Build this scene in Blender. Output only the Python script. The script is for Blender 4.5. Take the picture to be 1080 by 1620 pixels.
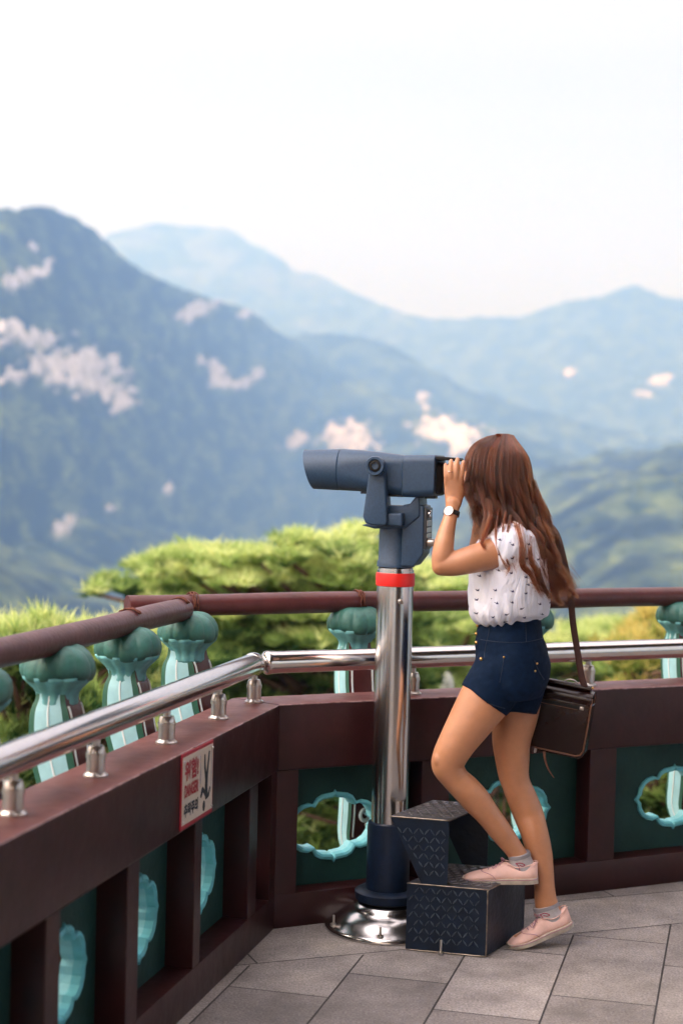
import bpy, bmesh, math, random
import numpy as np
from mathutils import Vector, Matrix, noise
R_ = math.radians
for o in list(bpy.data.objects): bpy.data.objects.remove(o)
S = bpy.context.scene
COL = S.collection
random.seed(7); rng = np.random.default_rng(7)

# ------------------------------------------------------------------ camera
F_PX, PITCH, ROLL, CAM_H = 2483.5, .0279, .0245, 1.52
fw = Vector((0, math.cos(PITCH), -math.sin(PITCH))); up0 = Vector((0, math.sin(PITCH), math.cos(PITCH))); rt0 = Vector((1, 0, 0))
rt = math.cos(ROLL)*rt0 + math.sin(ROLL)*up0; up = -math.sin(ROLL)*rt0 + math.cos(ROLL)*up0
O = Vector((0, 0, CAM_H))
cam = bpy.data.cameras.new('camera'); camo = bpy.data.objects.new('camera', cam); COL.objects.link(camo)
m3 = Matrix((rt, up, -fw)).transposed()
camo.matrix_world = Matrix.Translation(O) @ m3.to_4x4()
cam.sensor_fit = 'HORIZONTAL'; cam.sensor_width = 24; cam.lens = F_PX*24/1080
cam.clip_start = .05; cam.clip_end = 30000
cam.dof.use_dof = True; cam.dof.focus_distance = 4.98; cam.dof.aperture_fstop = 2.15
S.camera = camo
def P(px, py, Y):
    "world point at depth Y metres seen at a pixel of the photograph"
    d = fw + rt*((px-540)/F_PX) - up*((py-810)/F_PX)
    return O + d*(Y/d.y)

# ------------------------------------------------------------------ world, sun, exposure
SUN_EL, SUN_AZ = R_(42), R_(-75)        # azimuth from +Y towards +X
W = bpy.data.worlds.new('World'); S.world = W; W.use_nodes = True
nt = W.node_tree; nt.nodes.clear()
def N(t, k, **kw):
    n = t.nodes.new(k)
    for a, b in kw.items():
        if a in n.inputs.keys() if hasattr(n, 'inputs') else False: n.inputs[a].default_value = b
        else: setattr(n, a, b)
    return n
def lk(t, a, b): t.links.new(a, b)
out = N(nt, 'ShaderNodeOutputWorld'); bg = N(nt, 'ShaderNodeBackground'); lk(nt, bg.outputs[0], out.inputs[0])
sky = N(nt, 'ShaderNodeTexSky', sky_type='NISHITA', sun_disc=False, sun_elevation=SUN_EL, sun_rotation=SUN_AZ, dust_density=3.0)
tc = N(nt, 'ShaderNodeTexCoord')
# overcast layer: a cloud deck brighter overhead than at the horizon
sep = N(nt, 'ShaderNodeSeparateXYZ'); lk(nt, tc.outputs['Generated'], sep.inputs[0])
mr = N(nt, 'ShaderNodeMapRange'); lk(nt, sep.outputs['Z'], mr.inputs['Value'])
mr.inputs['From Min'].default_value = .25; mr.inputs['From Max'].default_value = 1; mr.inputs['To Min'].default_value = .765; mr.inputs['To Max'].default_value = 2.4
mp = N(nt, 'ShaderNodeMapping'); mp.inputs['Scale'].default_value = (2.2, 2.2, 7.5); lk(nt, tc.outputs['Generated'], mp.inputs[0])
nz = N(nt, 'ShaderNodeTexNoise'); nz.inputs['Scale'].default_value = 1.9; nz.inputs['Detail'].default_value = 5; nz.inputs['Roughness'].default_value = .5
lk(nt, mp.outputs[0], nz.inputs['Vector'])
cr = N(nt, 'ShaderNodeValToRGB'); lk(nt, nz.outputs['Fac'], cr.inputs[0])
cr.color_ramp.elements[0].position = .32; cr.color_ramp.elements[0].color = (.865, .785, .89, 1)
cr.color_ramp.elements[1].position = .62; cr.color_ramp.elements[1].color = (.98, .91, .985, 1)
# the cloud relief only shows some way above the horizon haze
mh = N(nt, 'ShaderNodeMapRange'); lk(nt, sep.outputs['Z'], mh.inputs['Value'])
mh.inputs['From Min'].default_value = .10; mh.inputs['From Max'].default_value = .30; mh.inputs['To Min'].default_value = 0; mh.inputs['To Max'].default_value = 1
mc = N(nt, 'ShaderNodeMix', data_type='RGBA'); lk(nt, mh.outputs[0], mc.inputs[0]); mc.inputs[6].default_value = (.935, .975, 1.43, 1); lk(nt, cr.outputs[0], mc.inputs[7])
mul = N(nt, 'ShaderNodeVectorMath', operation='SCALE'); lk(nt, mc.outputs[2], mul.inputs[0])
# added sky boost, left and behind the viewer, to brighten the terrace
dl = N(nt, 'ShaderNodeVectorMath', operation='DOT_PRODUCT'); lk(nt, tc.outputs['Generated'], dl.inputs[0]); dl.inputs[1].default_value = (-.72, -.69, 0)
ml = N(nt, 'ShaderNodeMapRange', interpolation_type='SMOOTHSTEP'); lk(nt, dl.outputs['Value'], ml.inputs['Value']); ml.inputs['From Min'].default_value = -.15; ml.inputs['From Max'].default_value = .85; ml.inputs['To Min'].default_value = 10; ml.inputs['To Max'].default_value = 46
m10 = N(nt, 'ShaderNodeMath', operation='MULTIPLY'); lk(nt, ml.outputs[0], m10.inputs[1]); lk(nt, mr.outputs[0], m10.inputs[0]); lk(nt, m10.outputs[0], mul.inputs['Scale'])
mx = N(nt, 'ShaderNodeMix', data_type='RGBA'); mx.inputs[0].default_value = .97
mlc = N(nt, 'ShaderNodeMapRange', interpolation_type='SMOOTHSTEP'); lk(nt, dl.outputs['Value'], mlc.inputs['Value']); mlc.inputs['From Min'].default_value = -.3; mlc.inputs['From Max'].default_value = .5
tin = N(nt, 'ShaderNodeMix', data_type='RGBA'); lk(nt, mlc.outputs[0], tin.inputs[0]); tin.inputs[6].default_value = (1, 1, 1, 1); tin.inputs[7].default_value = (.90, .99, 1.10, 1)
mtt = N(nt, 'ShaderNodeMix', data_type='RGBA', blend_type='MULTIPLY'); mtt.inputs[0].default_value = 1; lk(nt, mul.outputs[0], mtt.inputs[6]); lk(nt, tin.outputs[2], mtt.inputs[7])
lk(nt, sky.outputs[0], mx.inputs[6]); lk(nt, mtt.outputs[2], mx.inputs[7]); lk(nt, mx.outputs[2], bg.inputs[0])
bg.inputs[1].default_value = .098
sl = bpy.data.lights.new('sun', 'SUN'); sl.energy = 1.5; sl.angle = R_(12); sl.color = (.95, .97, 1.0)
so = bpy.data.objects.new('sun', sl); COL.objects.link(so)
sd = Vector((math.sin(SUN_AZ)*math.cos(SUN_EL), math.cos(SUN_AZ)*math.cos(SUN_EL), math.sin(SUN_EL)))
so.rotation_euler = sd.to_track_quat('Z', 'Y').to_euler()
S.view_settings.view_transform = 'Standard'; S.view_settings.look = 'None'; S.view_settings.exposure = .34; S.view_settings.gamma = 1
S.cycles.volume_bounces = 3; S.cycles.max_bounces = 8; S.cycles.diffuse_bounces = 4; S.cycles.glossy_bounces = 4; S.cycles.transparent_max_bounces = 8
S.cycles.use_denoising = True
S.cycles.caustics_reflective = False; S.cycles.caustics_refractive = False

# ------------------------------------------------------------------ materials
def mat(name, col, rough=.6, metal=0, bump=0, bscale=40, var=0, vscale=3, spec=.5, coat=0, sss=0, var2=None, detail=6, bdist=.01):
    m = bpy.data.materials.new(name); m.use_nodes = True; t = m.node_tree
    b = t.nodes['Principled BSDF']
    b.inputs['Base Color'].default_value = (*col, 1); b.inputs['Roughness'].default_value = rough; b.inputs['Metallic'].default_value = metal
    b.inputs['Specular IOR Level'].default_value = spec; b.inputs['Coat Weight'].default_value = coat
    if sss:
        b.inputs['Subsurface Weight'].default_value = sss; b.inputs['Subsurface Radius'].default_value = (1, .35, .2); b.inputs['Subsurface Scale'].default_value = .012
    c = N(t, 'ShaderNodeTexCoord')
    if var:
        n = N(t, 'ShaderNodeTexNoise'); n.inputs['Scale'].default_value = vscale; n.inputs['Detail'].default_value = detail; n.inputs['Roughness'].default_value = .65
        lk(t, c.outputs['Object'], n.inputs['Vector'])
        r = N(t, 'ShaderNodeValToRGB'); lk(t, n.outputs['Fac'], r.inputs[0]); r.color_ramp.elements[0].position = .3; r.color_ramp.elements[1].position = .7
        a = var2 or tuple(max(0, v*(1-var)) for v in col); bb = col if var2 else tuple(min(1, v*(1+var)) for v in col)
        r.color_ramp.elements[0].color = (*a, 1); r.color_ramp.elements[1].color = (*bb, 1)
        lk(t, r.outputs[0], b.inputs['Base Color'])
        rr = N(t, 'ShaderNodeMapRange'); lk(t, n.outputs['Fac'], rr.inputs[0]); rr.inputs['To Min'].default_value = min(1, rough*1.25); rr.inputs['To Max'].default_value = rough*.8
        lk(t, rr.outputs[0], b.inputs['Roughness'])
    if bump:
        n = N(t, 'ShaderNodeTexNoise'); n.inputs['Scale'].default_value = bscale; n.inputs['Detail'].default_value = 4
        lk(t, c.outputs['Object'], n.inputs['Vector'])
        bp = N(t, 'ShaderNodeBump'); bp.inputs['Strength'].default_value = bump; bp.inputs['Distance'].default_value = bdist
        lk(t, n.outputs['Fac'], bp.inputs['Height']); lk(t, bp.outputs[0], b.inputs['Normal'])
    return m
M = {}
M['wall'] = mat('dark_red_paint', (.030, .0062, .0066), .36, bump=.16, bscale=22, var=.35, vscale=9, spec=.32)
M['wall_lit'] = mat('sky_lit_red_paint', (.20, .075, .07), .5, bump=.2, bscale=25, var=.3, vscale=7, spec=.4, var2=(.11, .035, .033))  # wall red lightened for upward faces, skylight on the top put into colour
M['rail'] = mat('red_rail_paint', (.075, .016, .016), .40, bump=.15, bscale=60, var=.3, vscale=9)
M['teal'] = mat('teal_paint', (.008, .042, .037), .6, spec=.25, bump=.2, bscale=50, var=.2, vscale=5)
M['cyan'] = mat('cyan_paint', (.13, .50, .58), .55, bump=.3, bscale=40, var=.18, vscale=12)
M['lining'] = mat('sky_lit_lining_paint', (.24, .60, .67), .55, bump=.3, bscale=40, var=.15, vscale=12)  # rim cyan lightened inside the openings, skylight on the jamb painted in
M['pale'] = mat('pale_cyan_paint', (.38, .68, .74), .55, bump=.15, bscale=50, var=.1, vscale=14)
M['petal'] = mat('petal_cyan_paint', (.20, .54, .57), .55, bump=.2, bscale=50, var=.25, vscale=12, var2=(.08, .27, .28))
M['leaf'] = mat('leaf_green_paint', (.045, .18, .15), .5, bump=.25, bscale=50, var=.3, vscale=11, var2=(.018, .075, .062))
M['edge'] = mat('edge_green_paint', (.02, .11, .07), .5, var=.2, vscale=14)
M['white'] = mat('white_line_paint', (.78, .86, .86), .55)
M['steel'] = mat('stainless_steel', (.62, .59, .57), .16, 1, var=.04, vscale=30, bump=.02, bscale=90)
M['steel2'] = mat('brushed_steel', (.52, .48, .45), .30, 1, var=.06, vscale=60)
M['chrome'] = mat('chrome', (.60, .58, .57), .20, 1, bump=.02, bscale=30)
M['scope'] = mat('grey_blue_hammered_paint', (.024, .056, .110), .40, spec=.42, bump=.22, bscale=160, var=.16, vscale=120, bdist=.002)
M['scope2'] = mat('dark_grey_paint', (.02, .026, .036), .45, bump=.2, bscale=120, bdist=.002)
M['black'] = mat('black_rubber', (.007, .007, .008), .6, spec=.3)
M['navy'] = mat('navy_paint', (.005, .012, .030), .42, spec=.3, bump=.25, bscale=80, var=.35, vscale=25, bdist=.003)
M['redband'] = mat('red_band', (.72, .015, .012), .4)
M['rust'] = mat('rusty_wire', (.10, .025, .012), .8, var=.4, vscale=60)
M['brass'] = mat('brass', (.55, .33, .12), .35, 1)
M['signw'] = mat('sign_white', (.55, .47, .40), .5, var=.06, vscale=20)
M['signr'] = mat('sign_red', (.32, .014, .03), .5)
M['signk'] = mat('sign_navy', (.012, .02, .035), .5)
M['signg'] = mat('sign_grey', (.28, .25, .27), .5)
M['ceil'] = mat('ceiling_paint', (.10, .07, .05), .7, var=.2, vscale=1)

# ------------------------------------------------------------------ helpers
def tag(o, label=None, cat=None, group=None, kind=None):
    if label: o['label'] = label
    if cat: o['category'] = cat
    if group: o['group'] = group
    if kind: o['kind'] = kind
    return o
def empty(name, loc, label, cat, group=None):
    o = bpy.data.objects.new(name, None); COL.objects.link(o); o.location = loc; o.empty_display_size = .1
    return tag(o, label, cat, group)
def obj(name, bm_or_me, m, parent=None, smooth=False, auto=None):
    "link geometry given in world coordinates as one mesh object"
    if isinstance(bm_or_me, bmesh.types.BMesh):
        me = bpy.data.meshes.new(name); bm_or_me.to_mesh(me); bm_or_me.free()
    else: me = bm_or_me
    o = bpy.data.objects.new(name, me); COL.objects.link(o)
    if m is not None and len(me.materials) == 0: me.materials.append(m)
    if smooth: me.shade_smooth()
    if auto is not None:
        me.shade_smooth(); me.set_sharp_from_angle(angle=R_(auto))
    if parent is not None:
        o.parent = parent
        mw = Matrix.Translation(parent_loc(parent)); me.transform(mw.inverted())
    return o
def parent_loc(p):
    v = Vector((0, 0, 0))
    while p is not None: v += p.location; p = p.parent
    return v
def poly_prism(bm, pts, z0, z1):
    "vertical prism over a plan polygon"
    a = [bm.verts.new((p[0], p[1], z0)) for p in pts]; b = [bm.verts.new((p[0], p[1], z1)) for p in pts]
    n = len(pts); bm.faces.new(a[::-1]); bm.faces.new(b)
    for i in range(n): bm.faces.new((a[i], a[(i+1) % n], b[(i+1) % n], b[i]))
def bev(bm, w=.004, seg=2):
    bmesh.ops.recalc_face_normals(bm, faces=bm.faces)
    es = [e for e in bm.edges if len(e.link_faces) == 2 and e.calc_face_angle(0) > .5]
    bmesh.ops.bevel(bm, geom=es, offset=w, segments=seg, affect='EDGES', profile=.6, clamp_overlap=True)
def frame_of(t, hint):
    b = hint - t*hint.dot(t)
    if b.length < 1e-5: b = t.orthogonal()
    b.normalize(); return t.cross(b), b
def tube(bm, pts, rad, n=16, cap=True, hint=Vector((0, 1, 0)), rnd=False):
    "tube through pts; rad = radius or (a,b) per point; b lies towards hint"
    pts = [Vector(p) for p in pts]; K = len(pts)
    if not isinstance(rad, (list, tuple)) or (len(rad) == 2 and K != 2): rad = [rad]*K
    rings = []
    for i, p in enumerate(pts):
        t = (pts[min(i+1, K-1)]-pts[max(i-1, 0)]).normalized(); a, b = frame_of(t, hint)
        r = rad[i]; ra, rb = (r, r) if not isinstance(r, (tuple, list)) else r
        rings.append([bm.verts.new(p + a*(ra*math.cos(2*math.pi*k/n)) + b*(rb*math.sin(2*math.pi*k/n))) for k in range(n)])
    for i in range(K-1):
        for k in range(n): bm.faces.new((rings[i][k], rings[i][(k+1) % n], rings[i+1][(k+1) % n], rings[i+1][k]))
    if cap:
        bm.faces.new(rings[0][::-1]); bm.faces.new(rings[-1])
    return rings
def cr_interp(vals, m=6):
    "Catmull-Rom through rows of floats"
    V = np.array(vals, float); out = []
    for i in range(len(V)-1):
        p0 = V[max(i-1, 0)]; p1 = V[i]; p2 = V[i+1]; p3 = V[min(i+2, len(V)-1)]
        for k in range(m):
            t = k/m; out.append(.5*((2*p1)+(-p0+p2)*t+(2*p0-5*p1+4*p2-p3)*t*t+(-p0+3*p1-3*p2+p3)*t**3))
    out.append(V[-1]); return np.array(out)
def limb(bm, rows, m=8, n=44, endcap=True, grow=0.0):
    "rows: (px, py, half width px, depth half width m, Y) - a body tube with rounded ends"
    rows = cr_interp(rows, m)
    pts = [P(r[0], r[1], r[4]) for r in rows]
    rad = [(max(r[2], .5)*r[4]/F_PX+grow, max(r[3], .001)+grow) for r in rows]
    if endcap:
        for end in (0, -1):
            p = pts[end]; q = pts[1] if end == 0 else pts[-2]; t = (p-q).normalized(); r = rad[end]; a = min(r)
            ext = [(p + t*a*math.sin(g), (r[0]*math.cos(g), r[1]*math.cos(g))) for g in (.4, .8, 1.15, 1.45)]
            for e_ in ext:
                if end == 0: pts.insert(0, e_[0]); rad.insert(0, e_[1])
                else: pts.append(e_[0]); rad.append(e_[1])
    tube(bm, pts, rad, n)
def blob(bm, c, r, rot=None, sub=3):
    ret = bmesh.ops.create_icosphere(bm, subdivisions=sub, radius=1)
    Mx = Matrix.Translation(c) @ (rot or Matrix()).to_4x4() @ Matrix.Diagonal((*r, 1))
    bmesh.ops.transform(bm, matrix=Mx, verts=ret['verts'])
def remesh(bm, voxel, smooth=3, fac=.5, name='tmp'):
    "fuse overlapping closed shapes into one continuous surface"
    bmesh.ops.recalc_face_normals(bm, faces=bm.faces)
    me = bpy.data.meshes.new(name); bm.to_mesh(me); bm.free()
    o = bpy.data.objects.new(name, me); COL.objects.link(o)
    md = o.modifiers.new('r', 'REMESH'); md.mode = 'VOXEL'; md.voxel_size = voxel; md.use_smooth_shade = True
    if smooth:
        sm = o.modifiers.new('s', 'SMOOTH'); sm.iterations = smooth; sm.factor = fac
    dg = bpy.context.evaluated_depsgraph_get(); me2 = bpy.data.meshes.new_from_object(o.evaluated_get(dg))
    bpy.data.objects.remove(o); me2.materials.clear(); me2.shade_smooth()
    return me2
def verts_np(me):
    a = np.empty(len(me.vertices)*3); me.vertices.foreach_get('co', a); return a.reshape(-1, 3)
def lathe(bm, prof, c=(0, 0, 0), n=40, lobes=None, axis=None):
    "prof: (radius, height) from bottom to top about a vertical axis (or axis)"
    rings = []
    A = axis or Matrix()
    for j, (r, z) in enumerate(prof):
        ring = []
        for k in range(n):
            th = 2*math.pi*k/n; q = lobes(th, j) if lobes else 1
            ring.append(bm.verts.new(Vector(c) + A @ Vector((r*q*math.cos(th), r*q*math.sin(th), z))))
        rings.append(ring)
    for i in range(len(prof)-1):
        for k in range(n): bm.faces.new((rings[i][k], rings[i][(k+1) % n], rings[i+1][(k+1) % n], rings[i+1][k]))
    bm.faces.new(rings[0][::-1]); bm.faces.new(rings[-1])
def NB(): return bmesh.new()

# ------------------------------------------------------------------ terrace geometry
C0 = Vector((-.187, 5.115, 0)); A1, A2 = .2452, 1.117
dL = Vector((-math.sin(A1), -math.cos(A1), 0)); nL = Vector((-math.cos(A1), math.sin(A1), 0))
dR = Vector((math.sin(A2), math.cos(A2), 0)); nR = Vector((-math.cos(A2), math.sin(A2), 0))
TH = math.tan((A2-A1)/2)
def LP(d, o, z=0): return C0 + dL*d + nL*o + Vector((0, 0, z))
def RP(d, o, z=0): return C0 + dR*d + nR*o + Vector((0, 0, z))
WT, W_TOP = .19, .741

# ---- floor: one sheet of granite slabs
fm = bpy.data.materials.new('granite_paving'); fm.use_nodes = True; t = fm.node_tree; b = t.nodes['Principled BSDF']
c = N(t, 'ShaderNodeTexCoord')
def brick(rot, w, h, sc_off=(0, 0, 0)):
    mp = N(t, 'ShaderNodeMapping'); mp.inputs['Rotation'].default_value = (0, 0, rot); mp.inputs['Location'].default_value = sc_off; lk(t, c.outputs['Object'], mp.inputs[0])
    br = N(t, 'ShaderNodeTexBrick'); lk(t, mp.outputs[0], br.inputs['Vector']); br.inputs['Scale'].default_value = 1; br.inputs['Brick Width'].default_value = w; br.inputs['Row Height'].default_value = h
    br.inputs['Mortar Size'].default_value = .0035; br.inputs['Mortar Smooth'].default_value = .4; br.inputs['Color1'].default_value = (.34, .305, .292, 1); br.inputs['Color2'].default_value = (.20, .178, .172, 1)
    br.inputs['Mortar'].default_value = (.025, .022, .022, 1); br.offset = .37; br.inputs['Bias'].default_value = -.1
    return br
b1 = brick(R_(-75.5), .62, .3035, (.41, .094, 0)); b2 = brick(R_(-21.05), .9, .36, (.3, .1605, 0))
dt = N(t, 'ShaderNodeVectorMath', operation='DOT_PRODUCT'); lk(t, c.outputs['Object'], dt.inputs[0]); dt.inputs[1].default_value = (-.385, 1, 0)
gt = N(t, 'ShaderNodeMath', operation='GREATER_THAN'); lk(t, dt.outputs['Value'], gt.inputs[0]); gt.inputs[1].default_value = 4.83
mix = N(t, 'ShaderNodeMix', data_type='RGBA'); lk(t, gt.outputs[0], mix.inputs[0]); lk(t, b1.outputs['Color'], mix.inputs[6]); lk(t, b2.outputs['Color'], mix.inputs[7])
ns = N(t, 'ShaderNodeTexNoise'); ns.inputs['Scale'].default_value = 140; ns.inputs['Detail'].default_value = 3; lk(t, c.outputs['Object'], ns.inputs['Vector'])
nl = N(t, 'ShaderNodeTexNoise'); nl.inputs['Scale'].default_value = 4.5; nl.inputs['Detail'].default_value = 7; nl.inputs['Roughness'].default_value = .7; lk(t, c.outputs['Object'], nl.inputs['Vector'])
r1 = N(t, 'ShaderNodeMapRange'); lk(t, ns.outputs['Fac'], r1.inputs[0]); r1.inputs['From Min'].default_value = .3; r1.inputs['From Max'].default_value = .7; r1.inputs['To Min'].default_value = .6; r1.inputs['To Max'].default_value = 1.35
r2 = N(t, 'ShaderNodeMapRange'); lk(t, nl.outputs['Fac'], r2.inputs[0]); r2.inputs['From Min'].default_value = .3; r2.inputs['From Max'].default_value = .7; r2.inputs['To Min'].default_value = .5; r2.inputs['To Max'].default_value = 1.2
mm = N(t, 'ShaderNodeMath', operation='MULTIPLY'); lk(t, r1.outputs[0], mm.inputs[0]); lk(t, r2.outputs[0], mm.inputs[1])
vs = N(t, 'ShaderNodeVectorMath', operation='SCALE'); lk(t, mix.outputs[2], vs.inputs[0]); lk(t, mm.outputs[0], vs.inputs['Scale']); lk(t, vs.outputs[0], b.inputs['Base Color'])
b.inputs['Roughness'].default_value = .62
bp = N(t, 'ShaderNodeBump'); bp.inputs['Strength'].default_value = .5; bp.inputs['Distance'].default_value = .004
fa = N(t, 'ShaderNodeMath', operation='ADD'); lk(t, ns.outputs['Fac'], fa.inputs[0])
fi = N(t, 'ShaderNodeMix', data_type='FLOAT'); lk(t, gt.outputs[0], fi.inputs[0]); lk(t, b1.outputs['Fac'], fi.inputs[2]); lk(t, b2.outputs['Fac'], fi.inputs[3])
fn = N(t, 'ShaderNodeMath', operation='MULTIPLY'); lk(t, fi.outputs[0], fn.inputs[0]); fn.inputs[1].default_value = -1.6; lk(t, fn.outputs[0], fa.inputs[1]); lk(t, fa.outputs[0], bp.inputs['Height']); lk(t, bp.outputs[0], b.inputs['Normal'])
bm = NB()
fl = [LP(6.2, .3), LP(-.3*TH, .3), RP(6.2, .3), (6.5, -3.5, 0), (-1.8, -3.5, 0)]
poly_prism(bm, [(p[0], p[1]) for p in fl], -.35, 0); bmesh.ops.recalc_face_normals(bm, faces=bm.faces)
tag(obj('terrace_floor', bm, fm), kind='structure')

# ---- low walls
def cut_panel(PT, d0, d1, z0, z1, dc, zc, Wd, H, of, ob, parent):
    "thin slab between offsets of (front) and ob (back) with a cusped cloud opening"
    q = [(0, 1.10), (.035, 1.02), (.13, 1.0), (.27, .97), (.38, .88), (.46, .70), (.56, .745), (.70, .70), (.83, .57), (.92, .37), (.945, .16), (1.03, 0)]
    shape = []
    for sx, sy, rev in ((1, 1, 0), (1, -1, 1), (-1, -1, 0), (-1, 1, 1)):
        seg = [(x*sx, y*sy) for x, y in q]; seg = seg[::-1] if rev else seg
        shape += seg[:-1]
    def hole(k): return [(dc+x*(Wd+k), zc+y*(H+k)) for x, y in shape]
    def rect_hit(x, y):
        dx, dy = x-dc, y-zc; s = 1e9
        if dx > 1e-9: s = min(s, (d1-dc)/dx)
        if dx < -1e-9: s = min(s, (d0-dc)/dx)
        if dy > 1e-9: s = min(s, (z1-zc)/dy)
        if dy < -1e-9: s = min(s, (z0-zc)/dy)
        return (dc+dx*s, zc+dy*s)
    h = hole(0)
    rect = [rect_hit(*p) for p in h]
    for cx, cz in ((d0, z0), (d0, z1), (d1, z0), (d1, z1)):   # snap the nearest spokes to the corners
        k = min(range(len(rect)), key=lambda i: (rect[i][0]-cx)**2+(rect[i][1]-cz)**2); rect[k] = (cx, cz)
    bm = NB(); n = len(h)
    def V(p, o): return bm.verts.new(PT(p[0], o, p[1]))
    f_in = [V(p, of) for p in h]; f_out = [V(p, of) for p in rect]; b_in = [V(p, ob) for p in h]; b_out = [V(p, ob) for p in rect]
    for i in range(n):
        j = (i+1) % n
        for a in ((f_in[i], f_in[j], f_out[j], f_out[i]), (b_in[j], b_in[i], b_out[i], b_out[j])):
            bm.faces.new(a)
        bm.faces.new((f_out[i], f_out[j], b_out[j], b_out[i]))
    bmesh.ops.remove_doubles(bm, verts=bm.verts, dist=1e-5); bmesh.ops.recalc_face_normals(bm, faces=bm.faces)
    pn = obj('panel', bm, M['teal'], parent)
    # cyan painted rim lining the opening
    bm = NB(); prof = [(.014, of+.001), (.012, of-.007), (.003, of-.010), (-.004, of-.004), (-.006, of+.02), (-.006, ob+.003), (.002, ob+.004), (.002, of+.02)]
    rings = [[bm.verts.new(PT(p[0], o, p[1])) for p in hole(k)] for k, o in prof]
    lining = []
    for i in range(len(rings)):
        A, B = rings[i], rings[(i+1) % len(rings)]
        for k in range(n):
            f = bm.faces.new((A[k], A[(k+1) % n], B[(k+1) % n], B[k])); f.material_index = 1 if i in (4, 5) else 0
    bmesh.ops.recalc_face_normals(bm, faces=bm.faces)
    ro = obj('rim', bm, M['cyan'], pn); ro.data.materials.append(M['lining'])
def build_wall(PT, ends, openings, Wd, root, corner_side):
    e0 = lambda o: -o*TH+.0
    def quad(d0f, d1, o0, o1): return [PT(d0f(o0), o0), PT(d1, o0), PT(d1, o1), PT(d0f(o1), o1)]
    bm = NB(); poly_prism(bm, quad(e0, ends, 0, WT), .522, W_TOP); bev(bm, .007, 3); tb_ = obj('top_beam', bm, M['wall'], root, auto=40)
    tb_.data.materials.append(M['wall_lit'])
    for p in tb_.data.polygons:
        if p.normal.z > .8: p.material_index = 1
    bm = NB(); poly_prism(bm, quad(e0, ends, .002, WT-.002), 0, .112); bev(bm, .004); obj('plinth', bm, M['wall'], root, auto=40)
    prev = None
    for (d0, d1, dc) in openings:
        if prev is not None and d0-prev > .01:
            bm = NB(); poly_prism(bm, [PT(prev, .003), PT(d0, .003), PT(d0, WT-.004), PT(prev, WT-.004)], .112, .522); bev(bm, .003); obj('pier', bm, M['wall'], root)
        cut_panel(PT, d0-.0, d1+.0, .113, .521, dc, .305, Wd, .1, .085, WT-.055, root)
        prev = d1
    return prev
M['worn'] = mat('chipped_paint_edge', (.42, .27, .27), .6, var=.7, vscale=25, var2=(.06, .02, .02))
M['dust'] = mat('dusty_paint', (.10, .06, .055), .8, var=.5, vscale=30)
def worn_line(PT, d0, d1, root):
    bm = NB(); K = 260; pts = [PT(d0+(d1-d0)*i/K, .0022, W_TOP-.0024) for i in range(K+1)]; tube(bm, pts, [.0030*random.uniform(.55, 1.1) for _ in pts], 6); obj('worn_edge', bm, M['worn'], root, smooth=True)
wl = empty('low_wall', C0.copy(), 'dark red low wall on the left with the danger sign screwed to it', 'low wall')
wr = empty('low_wall', C0 + dR*.3, 'dark red low wall running right behind the scope and the woman', 'low wall')
opsL = [(.06, .205, .085), (.29, .74, .515), (.80, 1.22, 1.01), (1.30, 1.70, 1.50)]
d = 1.775
while d < 6: opsL.append((d, d+.42, d+.21)); d += .5
opsL_end = opsL[-1][1]
build_wall(LP, 6.2, opsL, .118, wl, 0)
opsR = [(.075, .54, .25), (.65, 1.235, .94), (1.352, 1.95, 1.68), (2.06, 2.65, 2.36), (2.77, 3.36, 3.06), (3.47, 4.06, 3.77), (4.17, 4.76, 4.47)]
build_wall(RP, 6.2, opsR, .165, wr, 1); worn_line(LP, .0, 6.1, wl); worn_line(RP, 0, 6.1, wr)
bm = NB(); cp = [LP(.06, .003), LP(-.003*TH, .003), RP(.075, .003), RP(.075, WT-.004), LP(-(WT-.004)*TH, WT-.004), LP(.06, WT-.004)]
poly_prism(bm, [(p[0], p[1]) for p in cp], .112, .522); bmesh.ops.recalc_face_normals(bm, faces=bm.faces); obj('corner_pier', bm, M['wall'], wl)

# ---- stainless handrail with stand-offs
def standoff(p, root):
    bm = NB()
    lathe(bm, [(.0005, 0), (.031, 0), (.031, .004), (.026, .008), (.0235, .012), (.0235, .046), (.0255, .047), (.0255, .058), (.0235, .059), (.0235, .063), (.0205, .072), (.0185, .076), (.0105, .0765), (.0105, .10)], p, 28)
    obj('standoff', bm, M['steel2'], root, auto=25)
RZ, RO = .868, .094
RC = LP(-RO*TH, RO, RZ)
hl = empty('steel_handrail', LP(.1, RO, W_TOP), 'polished steel handrail sloping along the left wall, near part blurred', 'handrail')
hr = empty('steel_handrail', RP(.1, RO, W_TOP), 'polished steel handrail running level behind the scope and the woman', 'handrail')
for (root, PT, dd) in ((hl, LP, dL), (hr, RP, dR)):
    bm = NB(); tube(bm, [RC+dd*.045, RC+dd*6.0], .037, 40, hint=Vector((0, 0, 1))); obj('tube', bm, M['steel'], root, auto=40)
    ax = dd.to_track_quat('Z', 'Y').to_matrix()
    bm = NB(); lathe(bm, [(.001, .002), (.022, .002), (.026, .012), (.024, .020), (.033, .024), (.0385, .03), (.040, .036), (.0385, .048), (.038, .065), (.036, .066)], RC, 32, axis=ax); obj('collar', bm, M['steel'], root, auto=35)
for d in (-.02, .345, .80, 1.30, 1.76, 2.22, 2.7, 3.2, 3.7): standoff(LP(d, RO, W_TOP), hl)
for d in (.545, 1.28, 2.0, 2.72, 3.44): standoff(RP(d, RO, W_TOP), hr)
bm = NB(); blob(bm, RC, (.030, .030, .030)); obj('elbow_ball', bm, M['steel'], hl, smooth=True)

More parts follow.
